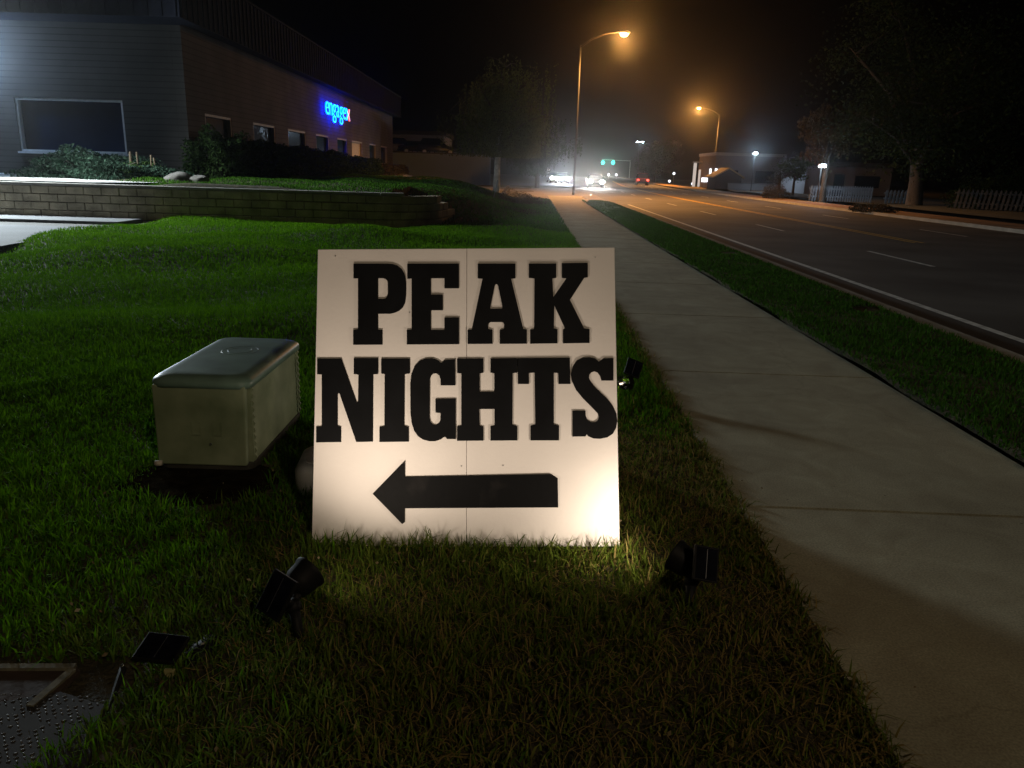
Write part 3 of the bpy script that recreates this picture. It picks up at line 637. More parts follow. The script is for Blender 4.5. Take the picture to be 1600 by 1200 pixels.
# ---------------------------------------------------------------- building at left
bx, by = -11.5, 28.0; PZ = .84; WT = 5.9
bd = empty('office_building', (bx, by, PZ), 0, 'long single storey tan office with ribbed fascia and dark windows', 'building')
def loc(p): return Vector(p)-Vector((bx, by, PZ))
longwin = [(29.6, 32.3), (34.9, 38.0), (40.1, 43.4), (45.6, 48.6), (50.9, 53.7), (55.3, 59.0), (61.8, 64.6), (66.9, 70.0)]
ZT = 3.15; ZS = 1.65; YB = 73.2
def wall_with_openings(u0, u1, z0, z1, ops, conv, thick):
    """blocks of wall around openings; conv maps (u, depth, z) to world"""
    bm = bmesh.new()
    def blk(a, b, c, d):
        if b-a < 1e-4 or d-c < 1e-4: return
        q = [conv(u, w_, z) for z in (c, d) for w_ in (0, thick) for u in (a, b)]
        vs = [bm.verts.new(loc(p)) for p in q]
        for f in ((0, 2, 3, 1), (4, 5, 7, 6), (0, 1, 5, 4), (2, 6, 7, 3), (0, 4, 6, 2), (1, 3, 7, 5)): bm.faces.new([vs[i] for i in f])
    ops = sorted(ops); cur = u0
    for (a, b, c, d) in ops:
        blk(cur, a, z0, z1); blk(a, b, z0, c); blk(a, b, d, z1); cur = b
    blk(cur, u1, z0, z1); return bm
convL = lambda u, w_, z: (bx-w_, u, z)
convF = lambda u, w_, z: (u, by+w_, z)
fw = [(-17.42, -13.70, 1.62, 3.40), (-25., -21.3, 1.62, 3.40)]
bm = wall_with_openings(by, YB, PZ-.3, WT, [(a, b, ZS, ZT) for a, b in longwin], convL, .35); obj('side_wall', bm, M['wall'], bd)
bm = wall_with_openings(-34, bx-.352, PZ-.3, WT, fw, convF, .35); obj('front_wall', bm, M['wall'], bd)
obj('back_wall', B(*[q for q in (loc((-34, 0, 0)).x, loc((bx-.352, 0, 0)).x, YB-.35-by, YB-by, -.3, WT-PZ)]), M['wall'], bd)
obj('end_wall', B(-22.85, -22.5, 0, YB-by, -.3, WT-PZ), M['wall'], bd)
obj('roof', B(-22.4, -.36, .36, YB-by-.36, WT-PZ+.02, WT-PZ+.3), M['darkroof'], bd)
# mansard fascia with ribs
def fascia():
    bm = bmesh.new(); zb_, zt_ = 5.84-PZ, 7.52-PZ
    y0, y1 = -1.45, YB-by+.75; x1 = .62; x0 = -24.
    box(bm, x1-.5, x1, y0+.5, y1, zb_, zt_); box(bm, x0, x1, y0, y0+.5, zb_, zt_)
    box(bm, x0, x1-.5, y0+.5, 0., zb_, zb_+.08)
    box(bm, x1-.03, x1+.06, y0+.02, y1+.04, zt_, zt_+.08); box(bm, x0, x1-.03, y0-.06, y0+.03, zt_, zt_+.08)
    y = y0+.1
    while y < y1: box(bm, x1+.002, x1+.04, y, y+.05, zb_+.02, zt_-.01); y += .45
    x = x1-.1
    while x > x0: box(bm, x-.05, x, y0-.04, y0-.002, zb_+.02, zt_-.01); x -= .45
    return bm
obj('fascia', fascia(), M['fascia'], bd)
def window(u0, u1, z0, z1, conv, frame_w, inset, gm, fm='frame'):
    bm = bmesh.new()
    def blk(a, b, c, d, w0, w1, bmx):
        vs = [bmx.verts.new(loc(conv(u, w_, z))) for z in (c, d) for w_ in (w0, w1) for u in (a, b)]
        for f in ((0, 2, 3, 1), (4, 5, 7, 6), (0, 1, 5, 4), (2, 6, 7, 3), (0, 4, 6, 2), (1, 3, 7, 5)): bmx.faces.new([vs[i] for i in f])
    e = .003
    blk(u0+e, u1-e, z0+e, z0+frame_w, .02, inset, bm); blk(u0+e, u1-e, z1-frame_w, z1-e, .02, inset, bm)
    blk(u0+e, u0+frame_w, z0+frame_w+.001, z1-frame_w-.001, .02, inset, bm); blk(u1-frame_w, u1-e, z0+frame_w+.001, z1-frame_w-.001, .02, inset, bm)
    wo = obj('window', bm, M[fm], bd)
    g = bmesh.new(); blk(u0+frame_w*.9, u1-frame_w*.9, z0+frame_w*.9, z1-frame_w*.9, inset-.05, inset-.02, g); obj('pane', g, gm, wo)
    s = bmesh.new(); blk(u0-.08, u1+.08, z0-.07, z0-.002, -.07, -.002, s); obj('sill', s, M[fm], wo)
    return wo
for k, (a, b) in enumerate(longwin): window(a, b, ZS, ZT, convL, .09, .22, M['blind'] if k == 5 else M['glass'], 'side_frame')
for (a, b, c, d) in fw: window(a, b, c, d, convF, .07, .25, M['glass'])
obj('window_lamp', B(.03, .06, 27.2, 27.45, .95, 1.1), M['window_e'], bd)
# illuminated name on the wall: channel letters standing off the wall
txt = empty('name_sign', (bx, 46.8, 4.3), 0, 'glowing cyan lower case name on the office wall above the windows', 'sign')
def letter_mesh(ch):
    cu = bpy.data.curves.new('t', 'FONT'); cu.body = ch; cu.size = 1.; cu.extrude = .03; cu.offset = -.016
    o = bpy.data.objects.new('t', cu); C.objects.link(o); bpy.context.view_layer.update()
    me = bpy.data.meshes.new_from_object(o.evaluated_get(bpy.context.evaluated_depsgraph_get()))
    bpy.data.objects.remove(o); return me
cur = 0.; base_z = 4.29-4.3
wd_t = 6.6; glyphs = []
for ch in 'engage':
    me = letter_mesh(ch); xs_ = [v.co.x for v in me.vertices]; glyphs.append((me, min(xs_), max(xs_)-min(xs_)))
tot = sum(g[2] for g in glyphs)+.06*6+.56
# x-height of the built in face is about .52 em; wanted .80 m tall
xh = max(v.co.y for v in glyphs[0][0].vertices); sy = .72/xh; sx = wd_t/tot
def finish_letter(me, front, glow):
    me.materials.clear(); me.materials.append(front); me.materials.append(glow)
    for p in me.polygons: p.material_index = 0 if p.normal.x > .9 else 1
for me, x0, ww_ in glyphs:
    me.transform(Matrix(((0, 0, 1, 0), (1, 0, 0, 0), (0, 1, 0, 0), (0, 0, 0, 1))) @ Matrix.Diagonal((sx, sy, 1, 1)) @ Matrix.Translation((-x0, 0, 0)))
    o = obj('letter', me, M['cyan_e'], txt); finish_letter(me, M['cyan_e'], M['blue_e']); o.location = (.30, cur*sx, base_z); cur += ww_+.06
for pts, fm, gm in (([(0, .52), (.12, .52), (.30, .26), (.12, 0), (0, 0), (.18, .26)], M['cyan_e'], M['blue_e']), ([(.56, .52), (.44, .52), (.31, .26), (.44, 0), (.56, 0), (.42, .26)], M['pink_e'], M['red_e'])):
    bm = bmesh.new(); prism(bm, pts, -.03, .03, Matrix(((0, 0, 1, 0), (1, 0, 0, 0), (0, 1, 0, 0), (0, 0, 0, 1))) @ Matrix.Diagonal((sx, sy*xh/.52, 1, 1)))
    bmesh.ops.recalc_face_normals(bm, faces=bm.faces)
    o = obj('letter', bm, fm, txt); o.data.update(); finish_letter(o.data, fm, gm); o.location = (.30, cur*sx, base_z)
# wall pack lamp at the far left of the front wall (just outside the frame)
wp = aty(-75, 66, by-.25)
wk = empty('wall_lamp', wp, 0, 'bright blue-white lamp on the office wall at the far left', 'lamp')
obj('housing', B(-.25, .25, -.05, .24, .0, .22), M['fascia'], wk, bevel=.02)
obj('lens', B(-.22, .22, -.08, .2, -.05, -.002), M['led_e'], wk)
lamp('lamp_glow', 'POINT', (.0, -.28, -.12), 1000, (.42, .66, 1.), .12, wk)
pp = aty(-170, 66, 20.6)
pk = empty('area_light', (pp.x, 20.6, .8), 0, 'white lamp on a post beside the driveway at the left edge', 'lamp post', 'white area lights')
obj('pole', T([(-.5, 0, -.1), (-.5, 0, pp.z-.8+.2)], [.07, .05], 8), M['galv'], pk)
ph = obj('lamp_head', B(-.55, .25, -.15, .15, pp.z-.8+.1, pp.z-.8+.22), M['galv'], pk, bevel=.02)
obj('lens', B(-.2, .2, -.12, .12, pp.z-.8+.06, pp.z-.8+.099), M['led_e'], ph)
lamp('lamp_glow', 'SPOT', (0, 0, pp.z-.8), 9000, (.86, .97, 1.), .9, pk, (14, -5, 0), R(168), .7)

# planting bed
sheet('gravel_bed', [(-34, 19.95), (-10.9, 19.95), (-9.8, 21.5), (-10.4, 27.9), (-34, 27.9)], .862, M['gravel'])

# retaining wall of split blocks
rw = empty('retaining_wall', (-3.6, WY, 0), 0, 'low curving retaining wall of brown split-face blocks across the lawn', 'retaining wall')
def wall_path():
    pts = [(-60+.0, 0.)]
    return pts
bm = bmesh.new(); cap = bmesh.new()
nc = 4; ch_ = .195
def arc_pt(s):
    """distance s along the wall measured from the corner start, negative = straight part"""
    if s < 0: return Vector((s, 0, 0)), Vector((1, 0, 0))
    r = 1.6; t = s/r
    if t < R(80): return Vector((r*math.sin(t), r*(1-math.cos(t)), 0)), Vector((math.cos(t), math.sin(t), 0))
    e = t-R(80); p = Vector((r*math.sin(R(80)), r*(1-math.cos(R(80))), 0)); d = Vector((math.cos(R(80)), math.sin(R(80)), 0)); return p+d*e*r, d
for c in range(nc):
    end = 3.9-[0, .25, .9, 1.5][c]; s = -40+(c % 2)*.22
    while s < end:
        L_ = .44
        p, d = arc_pt(s+L_/2); n = Vector((-d.y, d.x, 0)); jit = random.uniform(-.012, .012)
        mt = Matrix(((d.x, n.x, 0, p.x), (d.y, n.y, 0, p.y), (0, 0, 1, 0), (0, 0, 0, 1)))
        o_ = c*.02+jit
        vs = box(bm, -L_/2+.006, L_/2-.006, o_, .34, c*ch_+.004-.02, (c+1)*ch_-.006-.02, mtx=mt)
        s += L_
bmesh.ops.bevel(bm, geom=[e for e in bm.edges], offset=.014, segments=1, affect='EDGES')
obj('blocks', bm, M['block'], rw)
s = -40.
while s < .8:
    p, d = arc_pt(s+.3); n = Vector((-d.y, d.x, 0)); mt = Matrix(((d.x, n.x, 0, p.x), (d.y, n.y, 0, p.y), (0, 0, 1, 0), (0, 0, 0, 1)))
    box(cap, -.296, .296, .03, .38, nc*ch_-.018, nc*ch_+.05, mtx=mt); s += .6
obj('cap', cap, mat('wall_cap', (.26, .245, .22), .9, var=.2, scale=3, bump=.5), rw, bevel=.01)

# ---------------------------------------------------------------- plants
def bush_points(cx, cy, z0, rx, ry, rz, n, boxy=1., lump=.25):
    d = rng.normal(size=(n, 3)); d /= np.linalg.norm(d, axis=1)[:, None]
    if boxy > 1:
        d = d/(np.sum(np.abs(d)**(2*boxy), axis=1)**(1/(2*boxy)))[:, None]
    r = rng.uniform(.72, 1.04, n)**.6
    lumpv = 1+lump*(np.sin(d[:, 0]*5+cx)*np.sin(d[:, 1]*4+cy)+.5*np.sin(d[:, 2]*9+d[:, 0]*7))
    p = d*(r*lumpv)[:, None]*np.array([rx, ry, rz]); p[:, 2] = np.abs(p[:, 2]+rz*.15)
    return p+np.array([0, 0, 0])
def shrub(name, x, y, z, rx, ry, rz, n, size, m, label, group=None, boxy=1., lump=.2):
    t = empty(name, (x, y, z), 0, label, 'shrub', group)
    P = bush_points(x, y, z, rx, ry, rz, n, boxy, lump)
    obj('foliage', leaves_mesh('foliage', P, np.full(n, size)), M[m], t)
    st_ = bmesh.new()
    for k in range(6):
        a = random.uniform(0, 6.28); tube(st_, [(0, 0, -.1), (rx*.3*math.cos(a), ry*.3*math.sin(a), rz*.4), (rx*.7*math.cos(a), ry*.7*math.sin(a), rz*.85)], [.04, .03, .01], 5)
    obj('stems', st_, M['bark'], t); return t
hedge = 'clipped shrubs along the office wall'
shrub('shrub', -10.5, 28.2, PZ, .9, 1.5, 1.3, 9000, .12, 'leaf_dark', 'tall dark shrub at the near corner of the office', hedge, 2.)
shrub('shrub', -10.35, 32.1, PZ, .75, 2.1, 1.22, 9000, .11, 'leaf_dark', 'clipped block shrub second from the near corner, under the first side window', hedge, 3., .06)
shrub('shrub', -10.35, 37.6, PZ, .75, 2.5, 1.2, 9000, .11, 'leaf_dark', 'clipped dark block shrub in front of the second side window', hedge, 3., .06)
shrub('shrub', -10.35, 43.8, PZ, .75, 3.0, 1.15, 9000, .12, 'leaf_dark', 'clipped shrub just left below the glowing wall letters', hedge, 2.5, .08)
shrub('shrub', -10.35, 52.8, PZ, .75, 4.8, .98, 11000, .13, 'leaf_dark', 'long low blue-tinged shrub below the glowing wall letters', hedge, 3., .08)
shrub('shrub', -10.35, 65.2, PZ, .8, 5.4, .70, 11000, .13, 'leaf_gold', 'yellowish low clipped shrub at the far end of the office wall', hedge, 3., .05)
p = aty(168, 268, 25.)
shrub('juniper', p.x, 24.2, PZ, 2.1, 1.3, .62, 16000, .10, 'juniper', 'spreading grey-green juniper under the big front window', None, 1., .35)
p = aty(240, 275, 24.8)
sp = shrub('spiky_plant', p.x-.1, 24.2, PZ, .75, .7, .42, 3500, .10, 'leaf_mid', 'small leafy plant with tall pale stalks right of the juniper', None, 1., .3)
for k in range(5):
    fs = bmesh.new(); a = random.uniform(-.5, .5); tube(fs, [(a, 0, .2), (a+random.uniform(-.06, .06), 0, random.uniform(.62, .85))], [.012, .03], 6)
    obj('flower_stalk', fs, M['dirt'], sp)
for (px, s, tx) in ((282, .42, 'flat-topped boulder on the wall edge by the office corner'), (312, .28, 'smaller boulder right of the flat-topped one')):
    p = atz(px, 286, .95); stone((p.x*23/p.y, 23., .92), s, tx, 'boulder', 'rock', .5, 'boulders on the planting bed')
# small dry shrub at the foot of the birch, and a stake
p = atz(796, 318, .05)
shrub('dry_bush', -.05, 35.5, .05, 1.0, .7, .42, 2600, .07, 'leaf_gold', 'low twiggy brown bush between the birch and the pavement', None, 1., .4)
p = atz(771, 306, .35)
sk = empty('tree_stake', (p.x, p.y, .3), 0, 'thin pale stake leaning beside the birch trunk', 'stake')
obj('post', T([(0, 0, -.1), (.18, 0, .75)], .025, 6), M['picket'], sk)
rp = empty('ramp_board', (-1.75, 46.5, .0), 0, 'pair of orange-lit boards leaning at the street edge left of the birch', 'board')
for k, dx in enumerate((0, .65)):
    bm = bmesh.new(); prism(bm, [(dx, .0), (dx+.28, .0), (dx+.62, .62), (dx+.46, .62)], -.04, .04, Matrix(((1, 0, 0, 0), (0, 0, 1, 0), (0, 1, 0, 0), (0, 0, 0, 1)))); obj('plank', bm, M['stone'], rp)

def tree(name, x, y, z, h, spread, trunk_r, nleaf, lsize, bark, leaf, label, group=None, lean=0., fork=.4, droop=0., crown_low=.3, seed=1, nb=9):
    rnd = random.Random(seed)
    t = empty(name, (x, y, z), 0, label, 'tree', group)
    bm = bmesh.new(); top = Vector((lean*h, 0, h*fork))
    tube(bm, [(0, 0, -.3), (0, 0, .02), (lean*h*.3, 0, h*fork*.5), top], [trunk_r*1.35, trunk_r*1.1, trunk_r*.9, trunk_r*.75], 10)
    trk = bm; bm = bmesh.new(); tips = []
    for k in range(nb):
        a = 6.283*k/nb+rnd.uniform(-.4, .4); el = rnd.uniform(.25, 1.0); L_ = h*(1-fork)*rnd.uniform(.65, 1.)
        hor = spread*rnd.uniform(.55, 1.)*(1.1-el*.6)
        s0 = Vector((lean*h*rnd.uniform(.6, 1), 0, h*fork*rnd.uniform(.65, 1.)))
        mid_ = s0+Vector((math.cos(a)*hor*.45, math.sin(a)*hor*.45, L_*el*.6)); end = s0+Vector((math.cos(a)*hor, math.sin(a)*hor, L_*el*.95))
        tube(bm, [s0, mid_, end], [trunk_r*.5, trunk_r*.3, trunk_r*.08], 7)
        tips.append((s0, mid_, end))
        for q in range(4):
            f = rnd.uniform(.25, .95); b0 = mid_.lerp(end, f) if q % 2 else s0.lerp(mid_, f)
            e = b0+Vector((rnd.uniform(-1, 1), rnd.uniform(-1, 1), rnd.uniform(-.1, .7)))*spread*.38
            tube(bm, [b0, b0.lerp(e, .5)+Vector((0, 0, .1)), e], [trunk_r*.18, trunk_r*.12, .012], 5); tips.append((b0, b0.lerp(e, .5), e))
    obj('trunk', trk, M[bark], t, True); obj('limbs', bm, M['bark'], t, True)
    cl = []
    for s0, m_, e in tips:
        for _ in range(5): cl.append(m_.lerp(e, rnd.uniform(.2, 1.15))+Vector((rnd.gauss(0, 1), rnd.gauss(0, 1), rnd.gauss(0, .7)))*spread*.10)
    cl = np.array([tuple(c) for c in cl]); idx = rng.integers(0, len(cl), nleaf)
    rad = rng.uniform(.06, .17, len(cl))*spread
    P = cl[idx]+rng.normal(size=(nleaf, 3))*rad[idx][:, None]*np.array([1, 1, .8])
    if droop:   # leaves hang in vertical strands
        P = cl[idx]+rng.normal(size=(nleaf, 3))*(rad[idx]*.5)[:, None]
        ns = len(cl)*6; so = rng.normal(size=(ns, 2))*spread*.07; sid = rng.integers(0, 6, nleaf)
        P[:, :2] = cl[idx][:, :2]+so[idx*6+sid]+rng.normal(size=(nleaf, 2))*.03; P[:, 2] = cl[idx][:, 2]-rng.random(nleaf)**.8*droop*(.4+rng.random(ns)[idx*6+sid])
    P = P[P[:, 2] > h*crown_low*.6]
    obj('crown', leaves_mesh('crown', P, np.full(len(P), lsize), droop=.6 if droop else 0.), M[leaf], t)
    return t
tree('birch_tree', -1.12, 41.3, .28, 7.6, 3.4, .17, 42000, .10, 'birch', 'leaf_birch', 'white-barked weeping birch on the lawn edge beyond the sign', None, .012, .42, 2.2, .40, 5, 11)
tree('dark_tree', 1.8, 75, 0, 8.5, 4.0, .22, 14000, .17, 'bark', 'leaf_dark', 'grey-lit tree right behind the birch, above the left headlights', 'dark trees beyond the lawn', 0, .3, 1.2, .2, 9)
tree('dark_tree', 27., 158, 0, 9, 5., .25, 12000, .3, 'bark', 'leaf_dark', 'far dark tree right of the green traffic signals', 'dark trees beyond the lawn', 0, .25, 0, .2, 10)
tree('large_tree', 27., 54, 0, 14, 8.5, .50, 36000, .22, 'bark', 'leaf_dark', 'huge dark spreading tree behind the picket fences at right', 'dark trees across the road', -.02, .22, 0, .18, 12, 12)
tree('large_tree', 21.3, 55.5, 0, 8.6, 2.6, .2, 9000, .18, 'bark', 'leaf_gold', 'brownish smaller tree at the left edge of the huge tree across the road', 'dark trees across the road', 0, .45, .6, .4, 14)
tree('lit_tree', 25.6, 74, 0, 3.9, 1.7, .12, 6000, .15, 'bark', 'leaf_mid', 'small green tree lit by the white lamp across the road', None, 0, .5, 0, .5, 15)
tree('street_tree', 22.3, 68, 0, 3.2, 1.5, .14, 700, .12, 'bark', 'leaf_dark', 'small bare dark tree in front of the grey buildings', None, 0, .45, 0, .5, 16)
shrub('bush', 30.5, 49.5, 0, 3.2, 1.5, 2.0, 9000, .14, 'leaf_dark', 'round dark bush behind the right-hand picket fence', None, 1., .25)
shrub('bush', 17.7, 39.3, 0, 1.1, .8, .35, 1500, .10, 'leaf_gold', 'low weeds at the foot of the big tree by the road', None, 1., .25)
shrub('bush', 19.6, 60.5, 0, 1.0, .8, .8, 2500, .11, 'leaf_gold', 'orange-lit bush left of the first picket fence', None, 1., .3)

# ---------------------------------------------------------------- picket fences across the road
def fence(p0, p1, n, hgt, label, lean=.05, pm='picket'):
    p0 = Vector(p0); p1 = Vector(p1); d = p1-p0; L_ = d.length; ang = math.atan2(d.y, d.x)
    t = empty('picket_fence', p0, ang, label, 'fence', 'white picket fences across the road')
    for z in (.3, hgt-.3): obj('rail', B(0, L_, .03, .07, z, z+.09), M[pm], t)
    for k in range(n):
        x = L_*(k+.5)/n; w_ = L_/n*.27
        bm = bmesh.new(); prism(bm, [(x-w_, .03), (x+w_, .03), (x+w_+lean, hgt-.12), (x+lean, hgt), (x-w_+lean, hgt-.12)], 0, .028, Matrix(((1, 0, 0, 0), (0, 0, -1, .028), (0, 1, 0, 0), (0, 0, 0, 1))))
        obj('picket', bm, M[pm], t)
    return t
fence((20.35, 55.5, .0), (24.9, 55.8, .0), 25, 1.12, 'white picket fence left of the huge tree trunk')
fence((25.8, 55.9, .0), (28.3, 56.2, .0), 9, .95, 'short dim stretch of picket fence just left of the huge trunk')
fence((27.0, 49.2, .0), (31.6, 44.5, .0), 26, 1.2, 'grey picket fence at the far right edge', .12, 'shaded_picket')

# ---------------------------------------------------------------- street lamps
def street_lamp(x, y, h, arm, label, power, z=-.05, col=SOD, rad=.34):
    t = empty('street_lamp', (x, y, z), 0, label, 'street lamp', 'sodium street lamps along the road')
    s = 1 if arm > 0 else -1
    obj('pole', T([(0, 0, 0), (0, 0, h*.5), (0, 0, h-.6)], [.08, .065, .045], 12), M['dull'], t, True)
    obj('arm', T([(0, 0, h-.75), (arm*.25, 0, h-.25), (arm*.6, 0, h+.12), (arm-s*.3, 0, h+.22)], [.05, .045, .04, .035], 8), M['dull'], t, True)
    hm_ = bmesh.new(); bmesh.ops.create_uvsphere(hm_, u_segments=16, v_segments=8, radius=1, matrix=Matrix.Translation((arm, 0, h+.22)) @ Matrix.Diagonal((.42, .17, .12, 1)))
    hd = obj('lamp_head', hm_, M['galv'], t, True)
    ln = bmesh.new(); bmesh.ops.create_uvsphere(ln, u_segments=16, v_segments=8, radius=1, matrix=Matrix.Translation((arm, 0, h+.10)) @ Matrix.Diagonal((.25, .17, .14, 1)))
    obj('lens', ln, M['sod_e'], hd, True)
    lamp('lamp_glow', 'POINT', (arm, 0, h-.2), power*.2, col, rad, t)
    lamp('lamp_beam', 'SPOT', (arm, 0, h-.3), power, col, rad*.8, t, (arm, 0, 0), R(152), .45)
    return t
PA = aty(907, 75, 54); LA = aty(975, 55, 54)
street_lamp(PA.x, 54, LA.z, LA.x-PA.x, 'tall street lamp on the near side, its arm reaching over the road', 15000)
PB = aty(1124, 180, 123); LB = aty(1092, 170, 123)
street_lamp(PB.x, 123, LB.z, LB.x-PB.x, 'more distant street lamp on the far side of the road, arm pointing left', 30000, rad=.48)
# lamps with white heads far off
def led_post(px, py, y, label, power, two=False, h0=0.):
    p = aty(px, py, y); t = empty('area_light', (p.x, y, h0), 0, label, 'lamp post', 'white area lights')
    hh_ = p.z-h0
    obj('pole', T([(0, 0.15, 0), (0, .15, hh_+.15)], [.05, .04], 8), M['pipe'], t)
    for dx in ((-.45, .45) if two else (0,)):
        hd = obj('lamp_head', B(dx-.2, dx+.2, -.2, .2, hh_+.06, hh_+.16), M['galv'], t)
        obj('lens', B(dx-.17, dx+.17, -.19, .17, hh_-.05, hh_+.058), M['led_e'], hd)
    if power: lamp('lamp_glow', 'POINT', (0, -.38, hh_-.1), power, G_BLUE, .1, t)
    return t
led_post(1180, 240, 88, 'white lamp on a post in front of the grey store', 900)
led_post(1285, 260, 53.8, 'white lamp on a short post in front of the picket fence', 170)
led_post(1000, 222, 150, 'twin-headed white lamp post high above the red tail lights', 500, True)
# street lamp behind the camera keeps the pavement readable (next one in the row)
street_lamp(3.35, -9, 9.9, 2.7, 'street lamp behind the camera', 1050, col=(1, .80, .56))

# traffic signals
ts = empty('traffic_signal', (aty(950, 275, 300).x+8, 300, -.1), 0, 'far traffic signal mast with two green lights over the road', 'traffic signal')
g1_, g2_ = aty(942, 254, 300), aty(958, 254, 300)
obj('pole', T([(0, 0, 0), (0, 0, 6.6)], [.15, .11], 8), M['galv'], ts)
obj('mast_arm', T([(0, 0, 6.4), (g1_.x-ts.location.x-.5, 0, 6.6)], [.1, .06], 8), M['galv'], ts)
for g in (g1_, g2_):
    lx = g.x-ts.location.x; lz = g.z+.1
    hs = obj('signal_head', B(lx-.3, lx+.3, .0, .25, lz-.5, lz+1.3), M['pipe'], ts, bevel=.02)
    bm = bmesh.new(); bmesh.ops.create_uvsphere(bm, u_segments=16, v_segments=8, radius=.62, matrix=Matrix.Translation((lx, -.02, lz)) @ Matrix.Diagonal((1, .25, 1, 1))); obj('green_lens', bm, M['green_e'], hs, True)
lamp('lamp_glow', 'POINT', (g1_.x-ts.location.x+1.5, -1.5, g1_.z), 900, (.05, .9, .7), .1, ts)

# ---------------------------------------------------------------- cars
def car(name, loc_, rz, m, label, group, lights=None, tall=False, power=0., beamcol=(.85, .92, 1)):
    """car pointing along +X before rotation"""
    t = empty(name, loc_, rz, label, 'car', group)
    L_, W_ = 4.6, 1.82; hb = .95 if not tall else 1.05; ht = 1.45 if not tall else 1.78
    prof = [(-2.3, .35), (-2.3, hb*.92), (-2.15, hb), (-1.1, hb+.02), (.75, hb), (1.6, hb*.88), (2.2, hb*.72), (2.3, .55), (2.28, .32)]
    bm = bmesh.new(); prism(bm, prof, -W_/2, W_/2, Matrix(((1, 0, 0, 0), (0, 0, 1, 0), (0, 1, 0, 0), (0, 0, 0, 1)))); obj('body', bm, m, t, True, bevel=.05)
    rear = -2.1 if tall else -1.75
    bm = bmesh.new()
    lo = [(rear, -.86), (rear, .86), (1.05, .86), (1.05, -.86)]; hi = [(rear+.45, -.66), (rear+.45, .66), (.25, .66), (.25, -.66)]
    a_ = [bm.verts.new((x, y, hb-.02)) for x, y in lo]; b_ = [bm.verts.new((x, y, ht-.06)) for x, y in hi]
    bm.faces.new(a_[::-1]); bm.faces.new(b_)
    for k in range(4): bm.faces.new((a_[k], a_[(k+1) % 4], b_[(k+1) % 4], b_[k]))
    obj('windows', bm, M['glass'], t, bevel=.03)
    obj('roof', B(rear+.40, .30, -.69, .69, ht-.058, ht), m, t, True, bevel=.025)
    for sx in (-1.42, 1.42):
        for sy_ in (-1, 1):
            wh = obj('wheel', T([(sx, sy_*.70, .33), (sx, sy_*.93, .33)], .33, 18), M['tyre'], t)
            obj('rim', T([(sx, sy_*.931, .33), (sx, sy_*.945, .33)], .21, 12), M['rim'], wh)
    for sy_ in (-1, 1):
        o = bmesh.new(); bmesh.ops.create_uvsphere(o, u_segments=12, v_segments=8, radius=1, matrix=Matrix.Translation((2.25, sy_*.66, .66)) @ Matrix.Diagonal((.12, .28, .20, 1)))
        obj('headlight', o, {'head': M['head_e'], 'warm': M['head_w']}.get(lights, M['glass']), t, True)
        obj('taillight', B(-2.34, -2.24, sy_*.72-.16, sy_*.72+.16, .70, .88), M['tail_e'] if lights == 'tail' else mat('unlit_taillight', (.12, .01, .01), .3), t, bevel=.01)
    obj('bumper', B(-2.40, -2.30, -.82, .82, .36, .56), M['black_plastic'], t, bevel=.02)
    if power:
        for sy_ in (-1, 1):
            lamp('beam', 'SPOT', (2.42, sy_*.66, .66), power, beamcol, .33, t, (40, sy_*.3, .1), R(100), .9)
    return t
pa = aty(930, 283, 88); traf = 'cars driving on the road'
ca = car('car', (pa.x, 88, -.1), R(-90-3), M['car_dark'], 'oncoming car with warm headlights beside the end of the grass verge', traf, 'warm', False, 2800, (1, .93, .85))
pb = aty(883, 275, 108)
cb_ = car('car', (pb.x-.4, 108, 0.), R(-90-1), M['car_white'], 'car with dazzling blue-white headlights left of the other oncoming car', traf, 'head', False, 3600)
pb2 = aty(873, 276, 114)
car('car', (pb2.x-.6, 114, 0.), R(-84), M['car_dark'], 'car close behind the blue-white headlights, lamps just showing at its left', traf, 'head')
pc_ = aty(1003, 277, 122)
car('car', (pc_.x, 122, -.1), R(86), M['car_red'], 'car driving away with red tail lights lit', traf, 'tail', True)
car('car', (pc_.x+4.2, 150, -.1), R(86), M['car_dark'], 'smaller more distant car with red tail lights, above the first one', traf, 'tail', True)

# ---------------------------------------------------------------- beyond the side street
em = empty('concrete_embankment', (-30, 85, 0), 0, 'long pale grey concrete wall across the side street', 'wall')
obj('wall_face', B(-30, 27, 0, .4, -.1, 2.95), mat('pale_concrete', (.30, .40, .52), .9, var=.08, scale=.3, bump=.3), em)
obj('coping', B(-30, 27.05, -.06, .46, 2.951, 3.08), M['drive'], em, bevel=.01)
sheet('parking_deck', [(-60, 85.45), (-3.2, 85.45), (-3.2, 120), (-60, 120)], 2.9, M['asphalt'])
park = 'cars parked above the concrete wall'
for (px, tall, mm_, tx) in ((683, True, 'car_dark', 'dark car parked on top of the wall, nearest the birch'), (655, False, 'car_dark', 'dark car parked on top of the wall in the middle of the row'), (628, True, 'car_silver', 'grey car parked on top of the wall nearest the office')):
    p = aty(px, 240, 90); car('parked_car', (p.x, 90, 2.9), R(8), M[mm_], tx, park, None, tall)
wb = empty('warehouse', (-30, 105, 2.9), 0, 'long low warehouse with a pale blue-grey front behind the parked cars', 'building')
obj('wall', B(-30, 20.2, 0, 12, 0, 2.7), M['greyb'], wb)
obj('roof', B(-30.3, 20.5, -.4, 12.3, 2.701, 3.15), M['darkroof'], wb)
for k in range(5): obj('window', B(-8+k*5.2, -5.4+k*5.2, -.05, -.003, .5, 1.6), M['glass'], wb)

